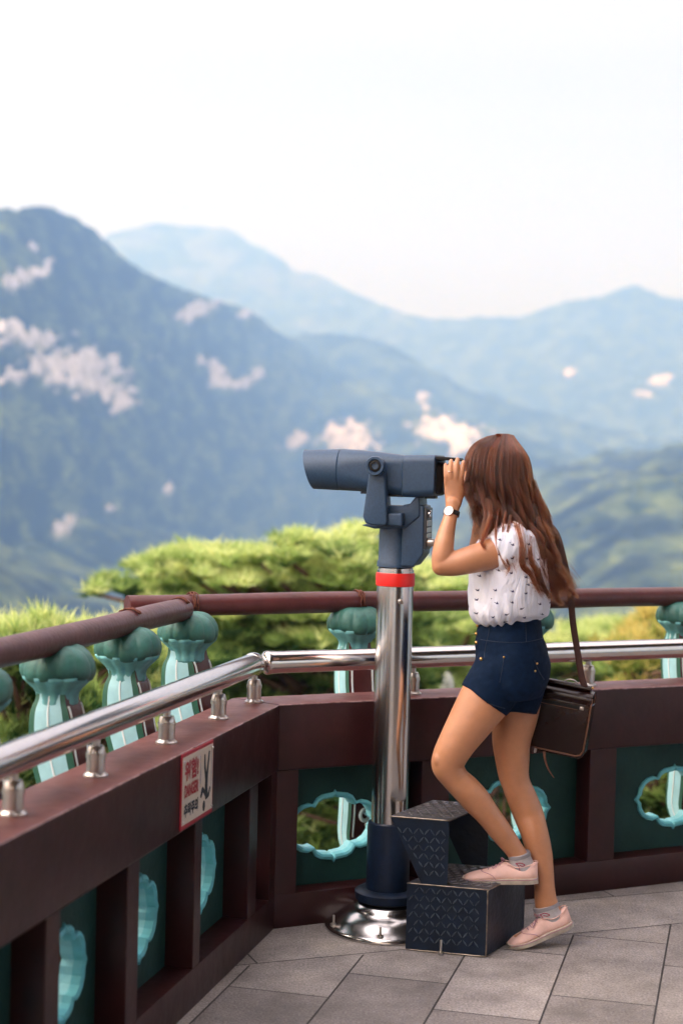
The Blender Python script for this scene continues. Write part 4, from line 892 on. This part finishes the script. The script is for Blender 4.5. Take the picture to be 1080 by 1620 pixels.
limb(bm, [(806, 986, 47, .128, 5.03), (804, 976, 60, .155, 5.03), (803, 960, 63, .166, 5.03), (804, 935, 64.5, .170, 5.03), (806, 905, 65, .168, 5.03), (808, 880, 62, .160, 5.03), (811, 858, 51, .150, 5.03), (813, 840, 38, .115, 5.035), (812, 828, 28, .070, 5.035)], n=56, endcap=False)
limb(bm, [(815, 858, 40, .070, 4.945), (802, 866, 38, .066, 4.918), (788, 873, 33, .060, 4.903), (780, 876, 31, .056, 4.90)], endcap=False)
limb(bm, [(812, 864, 33, .056, 5.135), (795, 870, 31, .055, 5.165), (780, 876, 27.5, .05, 5.185)], endcap=False)
bme = remesh(bm, .0045, 6, .6, 'blouse')
co = verts_np(bme)
nrm = np.empty(len(co)*3); bme.vertices.foreach_get('normal', nrm); nrm = nrm.reshape(-1, 3)
for i in range(len(co)):
    p = co[i]
    f_ = noise.fractal(Vector((p[0]*10+p[2]*9, p[1]*6, p[2]*5-p[0]*7)), 1, 2, 3)*.0075
    # radiating folds gathered at the waistband, and drag folds from the armpit
    th = math.atan2(p[1]-YB, p[0]-P(805, 970, YB).x); zb = (p[2]-P(800, 985, YB).z)
    f_ += .0045*math.sin(th*13+5*math.sin(th*3.3)+zb*22)*math.exp(-max(zb, 0)/.07)
    co[i] = p+nrm[i]*f_
    co[i][2] -= max(0, .03-abs(zb))*.0 
    k_ = min(1, max(0, (.10-zb)/.09)); co[i][2] -= .014*math.sin(th*1.0+.9)*k_*k_*(3-2*k_)
bme.vertices.foreach_set('co', co.ravel()); bme.update()
obj('blouse', bme, bl, wo)

# ---- high-waisted navy shorts
M['denim'] = mat('navy_denim', (.0018, .0098, .031), .85, spec=.12, var=.25, vscale=60, bump=.35, bscale=420, bdist=.0015)
M['denim2'] = mat('navy_stitch', (.006, .015, .035), .8)
bm = NB()
limb(bm, [(805, 968, 49, .124, 5.03), (805, 985, 50, .128, 5.03), (805.5, 1012, 53.5, .145, 5.03), (809, 1040, 57.5, .162, 5.03), (811, 1060, 58, .168, 5.03), (812, 1082, 54, .168, 5.03), (812, 1100, 44, .15, 5.03)], n=56, endcap=False)
limb(bm, [(803, 1040, 44, .090, 4.985), (794, 1062, 46, .094, 4.978), (781, 1086, 45.5, .094, 4.973), (765, 1109, 43.5, .091, 4.968)], n=56, endcap=False)
limb(bm, [(824, 1045, 41, .090, 5.085), (823, 1070, 43, .094, 5.088), (813, 1100, 43, .100, 5.065), (808, 1114, 42.5, .104, 5.05), (807, 1127, 41.5, .104, 5.045)], n=56, endcap=False)
sme = remesh(bm, .004, 5, .5, 'shorts')
co = verts_np(sme); nrm = np.empty(len(co)*3); sme.vertices.foreach_get('normal', nrm); nrm = nrm.reshape(-1, 3)
for i in range(len(co)):
    p = co[i]; f_ = noise.fractal(Vector((p[0]*9-p[2]*8, p[1]*7, p[2]*14)), 1, 2, 3)*.0035; co[i] = p+nrm[i]*f_
sme.vertices.foreach_set('co', co.ravel()); sme.update(); sho = obj('shorts', sme, M['denim'], wo)
from mathutils.bvhtree import BVHTree
def surf(me_obj):
    dgm = me_obj.data; off = parent_loc(me_obj.parent) if me_obj.parent else Vector()
    return BVHTree.FromPolygons([v.co+off for v in dgm.vertices], [p.vertices[:] for p in dgm.polygons])
def on_surf(tree, px_, py_, lift=.001):
    d = (P(px_, py_, 5)-O).normalized(); h = tree.ray_cast(O+d*3.5, d)
    return (h[0]+h[1]*lift, h[1]) if h[0] is not None else (P(px_, py_, 5), Vector((0, -1, 0)))
ts = surf(sho)
def seam(pts, name='seam', r=.0011, m='denim2', parent=None, tr=None):
    pts = cr_interp(pts, 5); bm = NB(); tube(bm, [on_surf(tr or ts, a, b_, .0004)[0] for a, b_ in pts], r, 6); return obj(name, bm, M[m], parent or sho, smooth=True)
seam([(774, 975), (773, 1000), (768, 1022), (765, 1045)]); seam([(797, 1040), (794, 1060), (790, 1080)]); seam([(760, 1012), (790, 1016), (830, 1016), (858, 1010)]); seam([(831, 985), (832, 1015)])
seam([(731, 1088), (750, 1102), (775, 1114), (798, 1121)], r=.0014); seam([(845, 1045), (852, 1062), (860, 1075)])
for x, y in ((797, 1040), (849, 1050), (846, 1062)):
    p_, n_ = on_surf(ts, x, y); bm = NB(); blob(bm, p_, (.0035, .0035, .0035), sub=2); obj('rivet', bm, M['brass'], sho, smooth=True)
for x, y in ((754.5, 990), (752.5, 1003), (752.5, 1017), (760, 1043)):
    p_, n_ = on_surf(ts, x+1.5, y); bm = NB(); blob(bm, p_, (.0065, .0065, .0065), sub=2); obj('button', bm, M['brass'], sho, smooth=True)

# ---- socks and canvas shoes
M['sock'] = mat('grey_sock', (.42, .40, .42), .95, bump=.5, bscale=350, bdist=.001, var=.12, vscale=90); M['sockband'] = mat('dark_grey_sock_band', (.26, .25, .28), .95); M['mark'] = mat('crimson_mark', (.30, .01, .05), .8)
M['canvas'] = mat('pink_canvas', (.72, .47, .42), .9, bump=.4, bscale=500, bdist=.0008, var=.10, vscale=25); M['sole'] = mat('cream_rubber', (.50, .44, .37), .6, var=.25, vscale=30); M['lace'] = mat('mauve_lace', (.40, .22, .27), .9)
def shoe(Y, toe, heel, bend, leg_rows, label=None):
    "toe, heel: sole bottom pixels; bend lifts the heel part"
    T = P(*toe, Y[0]); H = P(*heel, Y[1]); L = (T-H).length; f = (T-H).normalized(); u = (Z_-f*Z_.dot(f)).normalized(); l = f.cross(u)
    def SPt(s, h, w):                  # s 0 heel..1 toe, h height, w sideways
        p = H + f*(L*s) + u*h + l*w
        if bend and s > .62: k = (s-.62)/.38; p += u*(bend*k*k) 
        return p
    def outline(s):   # half width along the foot
        return np.interp(s, [0, .03, .10, .25, .42, .60, .74, .86, .95, 1.0], [.012, .022, .031, .033, .033, .038, .041, .037, .026, .010])
    # sole
    bm = NB(); ss = [0, .02, .06, .12, .2, .3, .4, .5, .6, .7, .78, .85, .91, .96, .985, 1]; rings = []
    for s in ss:
        w = outline(s)+.0025; th = .0185 if s < .5 else .0165; e = .004*max(0, (s-.8)/.2); rings.append([bm.verts.new(SPt(s, h, q*w)) for h, q in ((e, -.93), (e+.003, -1), (th+e*.5, -1), (th+e*.5, 1), (e+.003, 1), (e, .93))])
    for i in range(len(rings)-1):
        for k in range(6): bm.faces.new((rings[i][k], rings[i][(k+1) % 6], rings[i+1][(k+1) % 6], rings[i+1][k]))
    bm.faces.new(rings[0]); bm.faces.new(rings[-1][::-1]); bmesh.ops.recalc_face_normals(bm, faces=bm.faces)
    sh = empty('shoe', H, None, None); sh.parent = wo; sh.location = H-parent_loc(wo)
    for k in ('label', 'category'):
        if k in sh: del sh[k]
    so_ = obj('sole', bm, M['sole'], sh, auto=40)
    bm = NB(); tube(bm, [SPt(s, .0155, outline(s)*1.0+.0035) for s in ss], .0012, 6); tube(bm, [SPt(s, .0155, -outline(s)*1.0-.0035) for s in ss], .0012, 6); 
    tag(obj('sole_line', bm, M['lace'], so_, smooth=True), kind='stuff')
    # upper: closed form with dipped ankle opening
    bm = NB(); rows = [(0.004, .064, .5), (.03, .066, .62), (.10, .060, .75), (.20, .052, .8), (.30, .052, .8), (.38, .062, .75), (.44, .064, .68), (.52, .056, .68), (.62, .046, .74), (.72, .039, .82), (.82, .034, .88), (.90, .029, .9), (.96, .023, .85), (.99, .016, .7)]
    rows = cr_interp(rows, 3); rings = []
    for s, h, kk in rows:
        w = outline(s)*.985; ring = []
        for a in np.linspace(-math.pi/2, 1.5*math.pi, 25)[:-1]:
            ca, sa = math.cos(a), math.sin(a); hh = .010+(h-.010)*(.5+.5*sa); taper = 1-(1-kk)*(.5+.5*sa)**1.5
            ring.append(bm.verts.new(SPt(s, hh, math.copysign(abs(ca)**.62, ca)*w*taper)))
        rings.append(ring)
    for i in range(len(rings)-1):
        for k in range(24): bm.faces.new((rings[i][k], rings[i][(k+1) % 24], rings[i+1][(k+1) % 24], rings[i+1][k]))
    bm.faces.new(rings[0]); bm.faces.new(rings[-1][::-1]); bmesh.ops.recalc_face_normals(bm, faces=bm.faces); up_ = obj('upper', bm, M['canvas'], sh, auto=70)
    # topline binding, toe seam, heel strip
    for s_ in (-1, 1):
        bm = NB(); tube(bm, [SPt(s, np.interp(s, [0, .03, .1, .2, .3, .38, .43], [.066, .067, .061, .0535, .0535, .063, .066]), s_*outline(s)*np.interp(s, [0, .1, .25, .43], [.55, .74, .80, .60])) for s in np.linspace(.0, .43, 14)], .0017, 6); obj('binding', bm, M['canvas'], up_, smooth=True)
        bm = NB(); tube(bm, [SPt(s, h, s_*outline(s)*w_) for s, h, w_ in ((.56, .018, 1.0), (.60, .030, .98), (.66, .037, .86), (.71, .0385, .62), (.74, .0385, .3), (.75, .0385, 0))], .0011, 6); obj('toe_seam', bm, M['lace'], up_, smooth=True)
    # laces
    for i, s in enumerate((.50, .55, .60, .65)):
        h = np.interp(s, [.44, .52, .62, .72], [.064, .056, .046, .039])+.002
        bm = NB(); tube(bm, [SPt(s, h-.006, -.014), SPt(s+.005, h+.002, 0), SPt(s, h-.006, .014)], .0019, 6); obj('lace', bm, M['lace'], up_, smooth=True)
    k0 = SPt(.46, .068, 0)
    for dx_, dz_2, dl in ((-.2, .010, -.022), (.3, .013, -.012), (.2, .006, .02), (1.3, -.014, -.02), (1.6, -.017, -.024)):
        bm = NB(); e_ = k0+f*(.02*dx_)+u*dz_2+l*dl; tube(bm, [k0, k0.lerp(e_, .5)+u*.006, e_, e_.lerp(k0, .35)-u*.004] if dz_2 > 0 else [k0, k0.lerp(e_, .5), e_], .0016, 6); obj('lace', bm, M['lace'], up_, smooth=True)
    # sock
    bm = NB(); limb(bm, leg_rows, n=24, endcap=False); sk = obj('sock', bm, M['sock'], wo, smooth=True)
    bm = NB(); limb(bm, [leg_rows[0], tuple(np.array(leg_rows[0])*.55+np.array(leg_rows[1])*.45)], n=24, endcap=False, grow=.0012); obj('sock_band', bm, M['sockband'], sk, smooth=True)
    return sk
sk1 = shoe((5.0, 4.975), (731.5, 1396), (851, 1396.5), 0, [(820.5, 1350, 17.5, .037, 4.989), (823, 1362, 18, .037, 4.99), (828, 1376, 19, .037, 4.992), (829, 1386, 18, .033, 4.992)])
sk2 = shoe((4.985, 5.03), (806, 1504), (905, 1464), .004, [(862.5, 1432, 20.5, .037, 5.028), (866, 1444, 21, .037, 5.027), (872, 1458, 22, .036, 5.026), (876, 1468, 19, .032, 5.025)])
for sk, pts in ((sk1, [(816, 1367), (820, 1371), (822, 1378)]), (sk1, [(815, 1367), (823, 1366), (830, 1369), (826, 1371), (821, 1369)]), (sk2, [(854.5, 1447.5), (858, 1452), (861, 1457)]), (sk2, [(854, 1448), (861, 1445.5), (869, 1448), (865, 1450), (859, 1449)])):
    seam(pts, 'red_mark', .0016, 'mark', sk, surf(sk))

# ---- watch and ring
tb = surf([o for o in wo.children if o.name.startswith('body')][0])
wc = P(714, 812, 4.938); ax_w = (P(716, 800, 4.945)-P(711, 825, 4.93)).normalized()
wt = empty('wrist_watch', wc, None, None)
for k in ('label', 'category'):
    if k in wt: del wt[k]
wt.parent = wo; wt.location = wc-parent_loc(wo)
M['strap'] = mat('black_leather_strap', (.012, .010, .010), .45); M['gold'] = mat('rose_gold', (.78, .45, .33), .25, 1); M['dial'] = mat('white_dial', (.78, .76, .74), .25, coat=.5)
a_, b_ = frame_of(ax_w, Vector((0, 1, 0)))
bm = NB(); K = 40
prof = [(-.0075, 1.0), (-.0075, 1.09), (.0075, 1.09), (.0075, 1.0)]
rings = [[bm.verts.new(wc + ax_w*h + a_*((.0235*k_)*math.cos(2*math.pi*i/K)) + b_*((.0205*k_)*math.sin(2*math.pi*i/K))) for i in range(K)] for h, k_ in prof]
for j in range(4):
    for i in range(K): bm.faces.new((rings[j][i], rings[j][(i+1) % K], rings[(j+1) % 4][(i+1) % K], rings[(j+1) % 4][i]))
bmesh.ops.recalc_face_normals(bm, faces=bm.faces); obj('strap', bm, M['strap'], wt, auto=40)
fn_ = (-b_*.80+a_*(.45 if (a_.x < 0) else -.45)).normalized(); fc = wc+fn_*.0205
qa = fn_.to_track_quat('Z', 'Y').to_matrix()
bm = NB(); lathe(bm, [(.0165, -.002), (.0172, .001), (.0170, .0048), (.0158, .0058), (.0150, .0045), (.001, .0044)], fc, 40, axis=qa); obj('case', bm, M['gold'], wt, auto=35)
bm = NB(); lathe(bm, [(.0151, .0042), (.0151, .0050), (.001, .0051)], fc, 40, axis=qa); dl_ = obj('dial', bm, M['dial'], wt)
for an, ln in ((1.2, .007), (2.6, .010)):
    bm = NB(); e_ = qa @ Vector((math.cos(an), math.sin(an), 0)); tube(bm, [fc+fn_*.0056, fc+fn_*.0056+e_*ln], .0004, 5); obj('watch_hand', bm, M['gold'], dl_)
bm = NB(); rc = P(712.6, 746, 4.963); tube(bm, [rc+Vector((math.cos(g)*.0093, math.sin(g)*.0093, .0008*math.sin(g))) for g in np.linspace(0, 2*math.pi, 21)], .0012, 6, cap=False); obj('ring', bm, M['gold'], wo, smooth=True)
bm = NB(); blob(bm, rc+Vector((-.006, -.0085, 0)), (.0026, .0026, .0026), sub=2); obj('ring_stone', bm, M['dial'], wo, smooth=True)

# ---- hair: thousands of strands lofted between guide locks
gn = [  # near side, front to back; (px, py, Y)
 [(772, 690, 5.03), (752, 702, 4.99), (739, 722, 4.965), (735, 745, 4.958), (737, 768, 4.958), (744, 788, 4.965), (752, 800, 4.97)],
 [(782, 688, 5.03), (760, 706, 4.975), (750, 735, 4.945), (750, 768, 4.945), (760, 797, 4.95), (770, 822, 4.945), (762, 850, 4.925)],
 [(790, 687, 5.03), (773, 711, 4.965), (766, 750, 4.935), (772, 790, 4.935), (783, 822, 4.925), (782, 860, 4.885), (792, 905, 4.865)],
 [(797, 686, 5.03), (790, 715, 4.96), (788, 760, 4.93), (798, 802, 4.925), (812, 838, 4.90), (822, 880, 4.885), (840, 925, 4.885)],
 [(802, 686, 5.03), (806, 715, 4.962), (808, 760, 4.935), (820, 803, 4.925), (836, 845, 4.91), (848, 895, 4.91), (866, 942, 4.93)],
 [(806, 687, 5.03), (821, 717, 4.97), (828, 760, 4.95), (839, 803, 4.945), (853, 845, 4.93), (867, 892, 4.94), (888, 950, 4.96)],
 [(810, 688, 5.03), (831, 722, 4.99), (841, 762, 4.98), (853, 803, 4.98), (866, 840, 4.97), (880, 885, 4.98), (902, 942, 4.99)],
 [(812, 689, 5.035), (834, 723, 5.03), (846, 762, 5.03), (859, 800, 5.03), (872, 838, 5.03), (882, 885, 5.03), (898, 930, 5.03)]]
gn = [[(x-(3 if (gi > 3 and 2 <= k_ <= 5) else 0), y, Y) for k_, (x, y, Y) in enumerate(g)] for gi, g in enumerate(gn)]
gf = [[(x, y, 2*5.035-Y) for x, y, Y in g] for g in gn[::-1][1:]]
gf = [[(x - (2 if i > 4 else 0), y, Y) for x, y, Y in g] for i, g in enumerate(gf)]
G3 = np.array([[list(P(*q)) for q in g] for g in gn+gf]); NG = len(G3)
NS = 26
fine = np.array([cr_interp(g, 5) for g in G3]); K5 = fine.shape[1]
def guide(s):
    x = s*(NG-1); i = min(int(x), NG-2); f_ = x-i; return fine[i]*(1-f_)+fine[i+1]*f_
TONE = []; ctone = np.random.default_rng(12).uniform(0, 1, 500)
def strands(n, smin, smax, thick, wave, r0, r1, seed, cut=(.86, 1.0), clump=52, flare=0):
    r_ = np.random.default_rng(seed); P_ = []; Rr = []
    cl = np.random.default_rng(5); cph = cl.uniform(0, 6.28, 400); cof = cl.normal(0, 1, (400, 3)); cfr = cl.uniform(.8, 1.35, 400); cx = cl.uniform(-.5, .5, 400)
    for k in range(n):
        s = r_.uniform(smin, smax); ci = int(s*clump*1.0+.35*math.sin(s*50)); sc_c = (ci+.5+cx[ci])/clump
        g = guide(s); gc = guide(min(max(sc_c, 0), 1)); tt_ = np.linspace(0, 1, K5)[:, None]
        pull = np.clip((tt_-.12)/.6, 0, 1)*.80
        p = g*(1-pull)+gc*pull
        ctr = np.array([HC.x, 5.035, 0]); d = p-ctr; d[:, 2] = 0; d /= np.linalg.norm(d, axis=1)[:, None]+1e-9
        off = r_.uniform(-1, .12)*thick*(1+.15*tt_)
        p = p + d*off*np.clip(tt_*6, -.9, 1) - d*(1-np.clip(tt_*9, 0, 1))*r_.uniform(-.002, .022)
        w = wave*np.clip((tt_-.28)/.72, 0, 1)**1.1; fr = cfr[ci]*2*math.pi*2.9
        ph = cph[ci]+r_.normal(0, .35)
        p = p + w*np.concatenate([np.sin(tt_*fr+ph), np.cos(tt_*fr*1.1+ph)*.8, .25*np.sin(tt_*fr*1.7+ph)], 1)
        p = p + (r_.normal(0, .0016, 3)*np.ones_like(p))*np.clip(tt_*3, 0, 1) + cof[ci]*.006*np.clip((tt_-.4)/.6, 0, 1) + r_.normal(0, .006+flare, 3)*tt_**3
        TONE.append(float(np.clip(.55*ctone[ci]+.45*r_.uniform(0, 1)**1.5, 0, 1)))
        m_ = r_.uniform(*cut); tq = np.linspace(0, m_, NS); pos = np.stack([np.interp(tq, tt_[:, 0], p[:, j]) for j in range(3)], 1)
        P_.append(pos); rad = r0*np.ones(NS); rad[-8:] = np.linspace(r0, r1, 8); Rr.append(rad)
    return np.concatenate(P_), np.concatenate(Rr)
def curves_obj(name, P_, Rr, m, parent):
    n = len(P_)//NS; hc = bpy.data.hair_curves.new(name); hc.add_curves([NS]*n)
    off = np.array(parent_loc(parent)); hc.points.foreach_set('position', (P_-off).ravel().astype(np.float32))
    a = hc.attributes.get('radius') or hc.attributes.new('radius', 'FLOAT', 'POINT'); a.data.foreach_set('value', Rr.astype(np.float32))
    o = bpy.data.objects.new(name, hc); COL.objects.link(o); hc.materials.append(m); o.parent = parent; return o
hm = bpy.data.materials.new('auburn_hair'); hm.use_nodes = True; t = hm.node_tree; t.nodes.clear()
o_ = N(t, 'ShaderNodeOutputMaterial'); hb = N(t, 'ShaderNodeBsdfHairPrincipled'); hb.parametrization = 'COLOR'
hi_ = N(t, 'ShaderNodeAttribute', attribute_name='tone'); rp = N(t, 'ShaderNodeValToRGB'); lk(t, hi_.outputs['Fac'], rp.inputs[0]); e = rp.color_ramp.elements; e[0].position = 0; e[0].color = (.005, .0012, .0007, 1); e[1].position = 1; e[1].color = (.085, .016, .0035, 1)
lk(t, rp.outputs[0], hb.inputs['Color']); hb.inputs['Roughness'].default_value = .32; hb.inputs['Radial Roughness'].default_value = .4; hb.inputs['Random Roughness'].default_value = .3
lk(t, hb.outputs[0], o_.inputs[0])
P1, R1 = strands(10000, .0, 1.0, .040, .023, .0005, .00018, 1)
P2, R2 = strands(900, .10, .62, .014, .024, .0004, .00012, 2, cut=(.8, 1.0), flare=.012)
P3, R3 = strands(300, .0, 1.0, .004, .014, .00028, .0001, 3, cut=(.7, 1.0), flare=.02)
LOCKS = [[(757, 760, 4.945), (764, 790, 4.93), (769, 812, 4.915), (765, 832, 4.895), (756, 852, 4.88)], [(772, 790, 4.93), (775, 815, 4.905), (768, 840, 4.875), (763, 858, 4.86), (770, 872, 4.85)],
 [(790, 805, 4.92), (784, 838, 4.88), (786, 865, 4.855), (797, 888, 4.85), (810, 906, 4.85)], [(800, 810, 4.91), (795, 845, 4.875), (798, 880, 4.85), (806, 898, 4.85), (800, 912, 4.85)],
 [(808, 815, 4.905), (804, 845, 4.875), (812, 868, 4.86), (809, 885, 4.855)], [(818, 830, 4.89), (826, 866, 4.86), (825, 893, 4.86), (838, 908, 4.865), (848, 925, 4.875), (862, 945, 4.90)],
 [(845, 775, 4.99), (858, 802, 4.98), (864, 818, 4.98), (862, 834, 4.97), (873, 852, 4.97)], [(842, 762, 5.0), (853, 790, 5.0), (864, 806, 5.01), (868, 822, 5.0), (869, 842, 4.99)],
 [(872, 880, 4.97), (884, 905, 4.965), (893, 925, 4.96), (904, 936, 4.96), (914, 947, 4.96)], [(862, 895, 4.95), (874, 925, 4.94), (881, 945, 4.94), (889, 960, 4.95)], [(846, 880, 4.92), (852, 910, 4.90), (862, 935, 4.90), (870, 948, 4.91)],
 [(836, 850, 4.90), (838, 885, 4.88), (850, 905, 4.88), (852, 925, 4.885), (860, 942, 4.90)], [(870, 860, 4.965), (883, 885, 4.95), (882, 905, 4.945), (894, 922, 4.945), (896, 942, 4.95)], [(880, 890, 5.02), (892, 915, 5.02), (903, 930, 5.03), (900, 948, 5.03)],
 [(742, 765, 4.95), (741, 785, 4.945), (745, 798, 4.94), (748, 806, 4.94)]]
LP_, LR_ = [], []; r_ = np.random.default_rng(44)
for li, lock in enumerate(LOCKS):
    base_ = cr_interp([list(P(*q)) for q in lock], 6); thin = li in (2, 3, 4); nn = 26 if thin else 95; wd = .0025 if thin else .0065; ph = r_.uniform(0, 6)
    tb_ = np.linspace(0, 1, len(base_))
    for k in range(nn):
        off = r_.normal(0, wd, 3); tq = np.linspace(0, r_.uniform(.8, 1), NS); p = np.stack([np.interp(tq, tb_, base_[:, j]) for j in range(3)], 1)
        p = p + off*(1-.75*tq[:, None]) + .004*np.stack([np.sin(tq*7+ph), np.cos(tq*6+ph), 0*tq], 1)*tq[:, None] + r_.normal(0, .004, 3)*tq[:, None]**3
        LP_.append(p); rad = .00045*np.ones(NS); rad[-10:] = np.linspace(.00045, .00012, 10); LR_.append(rad); TONE.append(float(np.clip(.5*ctone[li+70]+.5*r_.uniform(), 0, 1)))
ho_ = curves_obj('hair', np.concatenate([P1, P2, P3]+LP_), np.concatenate([R1, R2, R3]+LR_), hm, wo)
ta = ho_.data.attributes.new('tone', 'FLOAT', 'CURVE'); ta.data.foreach_set('value', np.array(TONE, np.float32))
bm = NB(); blob(bm, HP(-.014, 0, .000), (.082, .070, .092), rotH); 
for q, r in (((822, 790, 5.035), (.045, .085, .09)), ((838, 830, 5.02), (.035, .085, .09)), ((852, 870, 5.0), (.026, .065, .08))): blob(bm, P(*q), r)
sc_me = remesh(bm, .005, 4); obj('hair_underlayer', sc_me, M['hairdark'], wo)

# ------------------------------------------------------------------ the bag
M['leather'] = mat('dark_brown_leather', (.014, .0034, .0022), .24, spec=.28, bump=.4, bscale=18, var=.4, vscale=14, coat=0, bdist=.006); M['tan'] = mat('worn_tan_piping', (.14, .055, .028), .5, var=.3, vscale=60); M['leather2'] = mat('strap_leather', (.060, .022, .018), .5, var=.3, vscale=40)
BC = P(872, 1138, 5.12); bf = Vector((.93, -.26, -.13)).normalized(); bn = Vector((-.30, -.95, 0)).normalized(); bf = (bf-bn*bf.dot(bn)).normalized(); bu = bf.cross(bn).normalized(); bu = bu if bu.z > 0 else -bu
bg_ = empty('satchel', BC, 'dark brown leather satchel hanging at the hip of the woman on a shoulder strap', 'bag')
def B(x, y, z): return BC + bf*x + bn*y + bu*z      # x along, y towards viewer, z up
BW, BH, BD = .125, .105, .042
def rbox(x0, x1, y0, y1, z0, z1, w, m, name, parent, seg=3):
    bm = NB(); v = [bm.verts.new(B(x, y, z)) for x in (x0, x1) for y in (y0, y1) for z in (z0, z1)]
    for f in ((0, 1, 3, 2), (4, 6, 7, 5), (0, 4, 5, 1), (2, 3, 7, 6), (0, 2, 6, 4), (1, 5, 7, 3)): bm.faces.new([v[i] for i in f])
    bev(bm, w, seg); return obj(name, bm, m, parent, auto=50)
rbox(-BW, BW-.004, -BD, BD, -BH, BH-.015, .014, M['leather'], 'body', bg_)
fp = rbox(-BW-.003, BW+.001, BD-.004, BD+.008, -BH+.012, BH-.028, .005, M['leather'], 'front_flap', bg_)
# flap shoulder rolling over the top, from the front edge to the carry bar
bm = NB(); secs = [(BD+.006, BH-.030), (BD+.010, BH-.014), (BD+.004, BH-.002), (BD-.012, BH+.006), (0, BH+.010), (-BD, BH+.002), (-BD-.004, BH-.03)]
secs = cr_interp(secs, 3); A = [bm.verts.new(B(-BW-.003, y, z)) for y, z in secs]; Bv = [bm.verts.new(B(BW+.001, y, z)) for y, z in secs]
A2_ = [bm.verts.new(B(-BW-.003, y*.93, z-.006)) for y, z in secs]; B2_ = [bm.verts.new(B(BW+.001, y*.93, z-.006)) for y, z in secs]
for i in range(len(secs)-1):
    bm.faces.new((A[i], A[i+1], Bv[i+1], Bv[i])); bm.faces.new((A2_[i], B2_[i], B2_[i+1], A2_[i+1])); bm.faces.new((A[i], A2_[i], A2_[i+1], A[i+1])); bm.faces.new((Bv[i], Bv[i+1], B2_[i+1], B2_[i]))
bm.faces.new((A[0], Bv[0], B2_[0], A2_[0])); bm.faces.new((A[-1], A2_[-1], B2_[-1], Bv[-1])); bmesh.ops.recalc_face_normals(bm, faces=bm.faces); obj('top_flap', bm, M['leather'], bg_, auto=50)
bm = NB(); tube(bm, [B(x, .004, BH+.018) for x in (-BW+.01, -.03, .03, BW-.012)], [(.010, .016)]*4, 16, hint=bn); obj('top_roll', bm, M['leather'], bg_, auto=60)
# piping round the front and the gusset
def piping(x, y0, pts, name='piping', r=.0028): bm = NB(); tube(bm, pts, r, 8); return obj(name, bm, M['tan'], bg_, smooth=True)
front = [B(-BW, BD+.008, -BH+.016), B(-BW*.3, BD+.008, -BH+.012), B(BW-.022, BD+.008, -BH+.012), B(BW-.008, BD+.008, -BH+.017), B(BW+.000, BD+.008, -BH+.032), B(BW+.001, BD+.008, 0), B(BW+.001, BD+.008, BH-.035), B(BW+.001, BD+.003, BH-.006)]
piping(0, 0, front); piping(0, 0, [B(BW-.003, BD-.002, -BH+.01), B(BW-.001, BD-.002, 0), B(BW-.001, BD-.006, BH-.02)]); piping(0, 0, [B(BW-.004, -BD, -BH+.012), B(BW-.002, -BD, 0), B(BW-.002, -BD+.004, BH-.012), B(BW-.002, -BD+.02, BH+.004)], r=.002)
rbox(BW-.006, BW+.003, -BD+.006, BD-.010, -BH+.02, BH-.03, .004, M['leather'], 'gusset', bg_)
rbox(-BW+.02, BW-.04, BD+.0085, BD+.0095, BH-.050, BH-.048, .0003, M['tan'], 'zip_line', fp, 1)
zp = rbox(-BW+.02, BW-.022, BD+.007, BD+.0105, BH-.047, BH-.036, .0015, M['black'], 'zip_pocket', bg_, 2)
rbox(BW-.034, BW-.020, BD+.009, BD+.013, BH-.047, BH-.036, .001, M['steel2'], 'zip_pull', zp, 1)
for x in (-.055, ):
    rbox(x, x+.030, BD-.002, BD+.010, -BH-.006, -BH+.012, .002, M['steel2'], 'buckle', bg_, 1); rbox(x+.006, x+.024, BD-.002, BD+.0115, -BH-.010, -BH+.016, .002, M['leather2'], 'buckle_tab', bg_, 1)
bm = NB(); pts = cr_interp([list(B(.000, BD, -BH+.004)), list(B(.008, BD+.004, -BH-.022)), list(B(.024, BD+.006, -BH-.050)), list(B(.046, BD+.004, -BH-.074))], 5); tube(bm, [Vector(p) for p in pts], [(.005*(1-i/len(pts)*.8), .0013) for i in range(len(pts))], 8, hint=bn); obj('loose_strap', bm, M['tan'], bg_, smooth=True)
bm = NB(); tube(bm, [B(.045+.024*math.cos(g), .004, BH+.020+.017*math.sin(g)) for g in np.linspace(-.3, math.pi+.3, 16)], .0022, 8); obj('ring', bm, M['steel2'], bg_, smooth=True)
def ribbon(pts, w, th, name, m, parent, hint):
    pts = [Vector(p) for p in cr_interp([list(p) for p in pts], 6)]; bm = NB(); tube(bm, pts, [(w, th)]*len(pts), 10, hint=hint); return obj(name, bm, m, parent, auto=60)
ribbon([B(BW-.012, .0, BH-.012), P(921, 1076, 5.07), P(913, 1030, 5.06), P(906, 985, 5.05), P(901, 935, 5.03), P(890, 880, 5.02), P(878, 842, 5.05), P(858, 826, 5.11), P(833, 822, 5.13), P(808, 834, 5.145), P(782, 858, 5.14), P(762, 900, 5.13)], .0105, .0018, 'shoulder_strap', M['leather2'], bg_, Vector((.25, 1, 0)))
for z_ in (.0, .02): 
    bm = NB(); blob(bm, B(BW-.008, .012, BH+.004+z_), (.004, .004, .004), sub=2); obj('stud', bm, M['brass'], bg_, smooth=True)
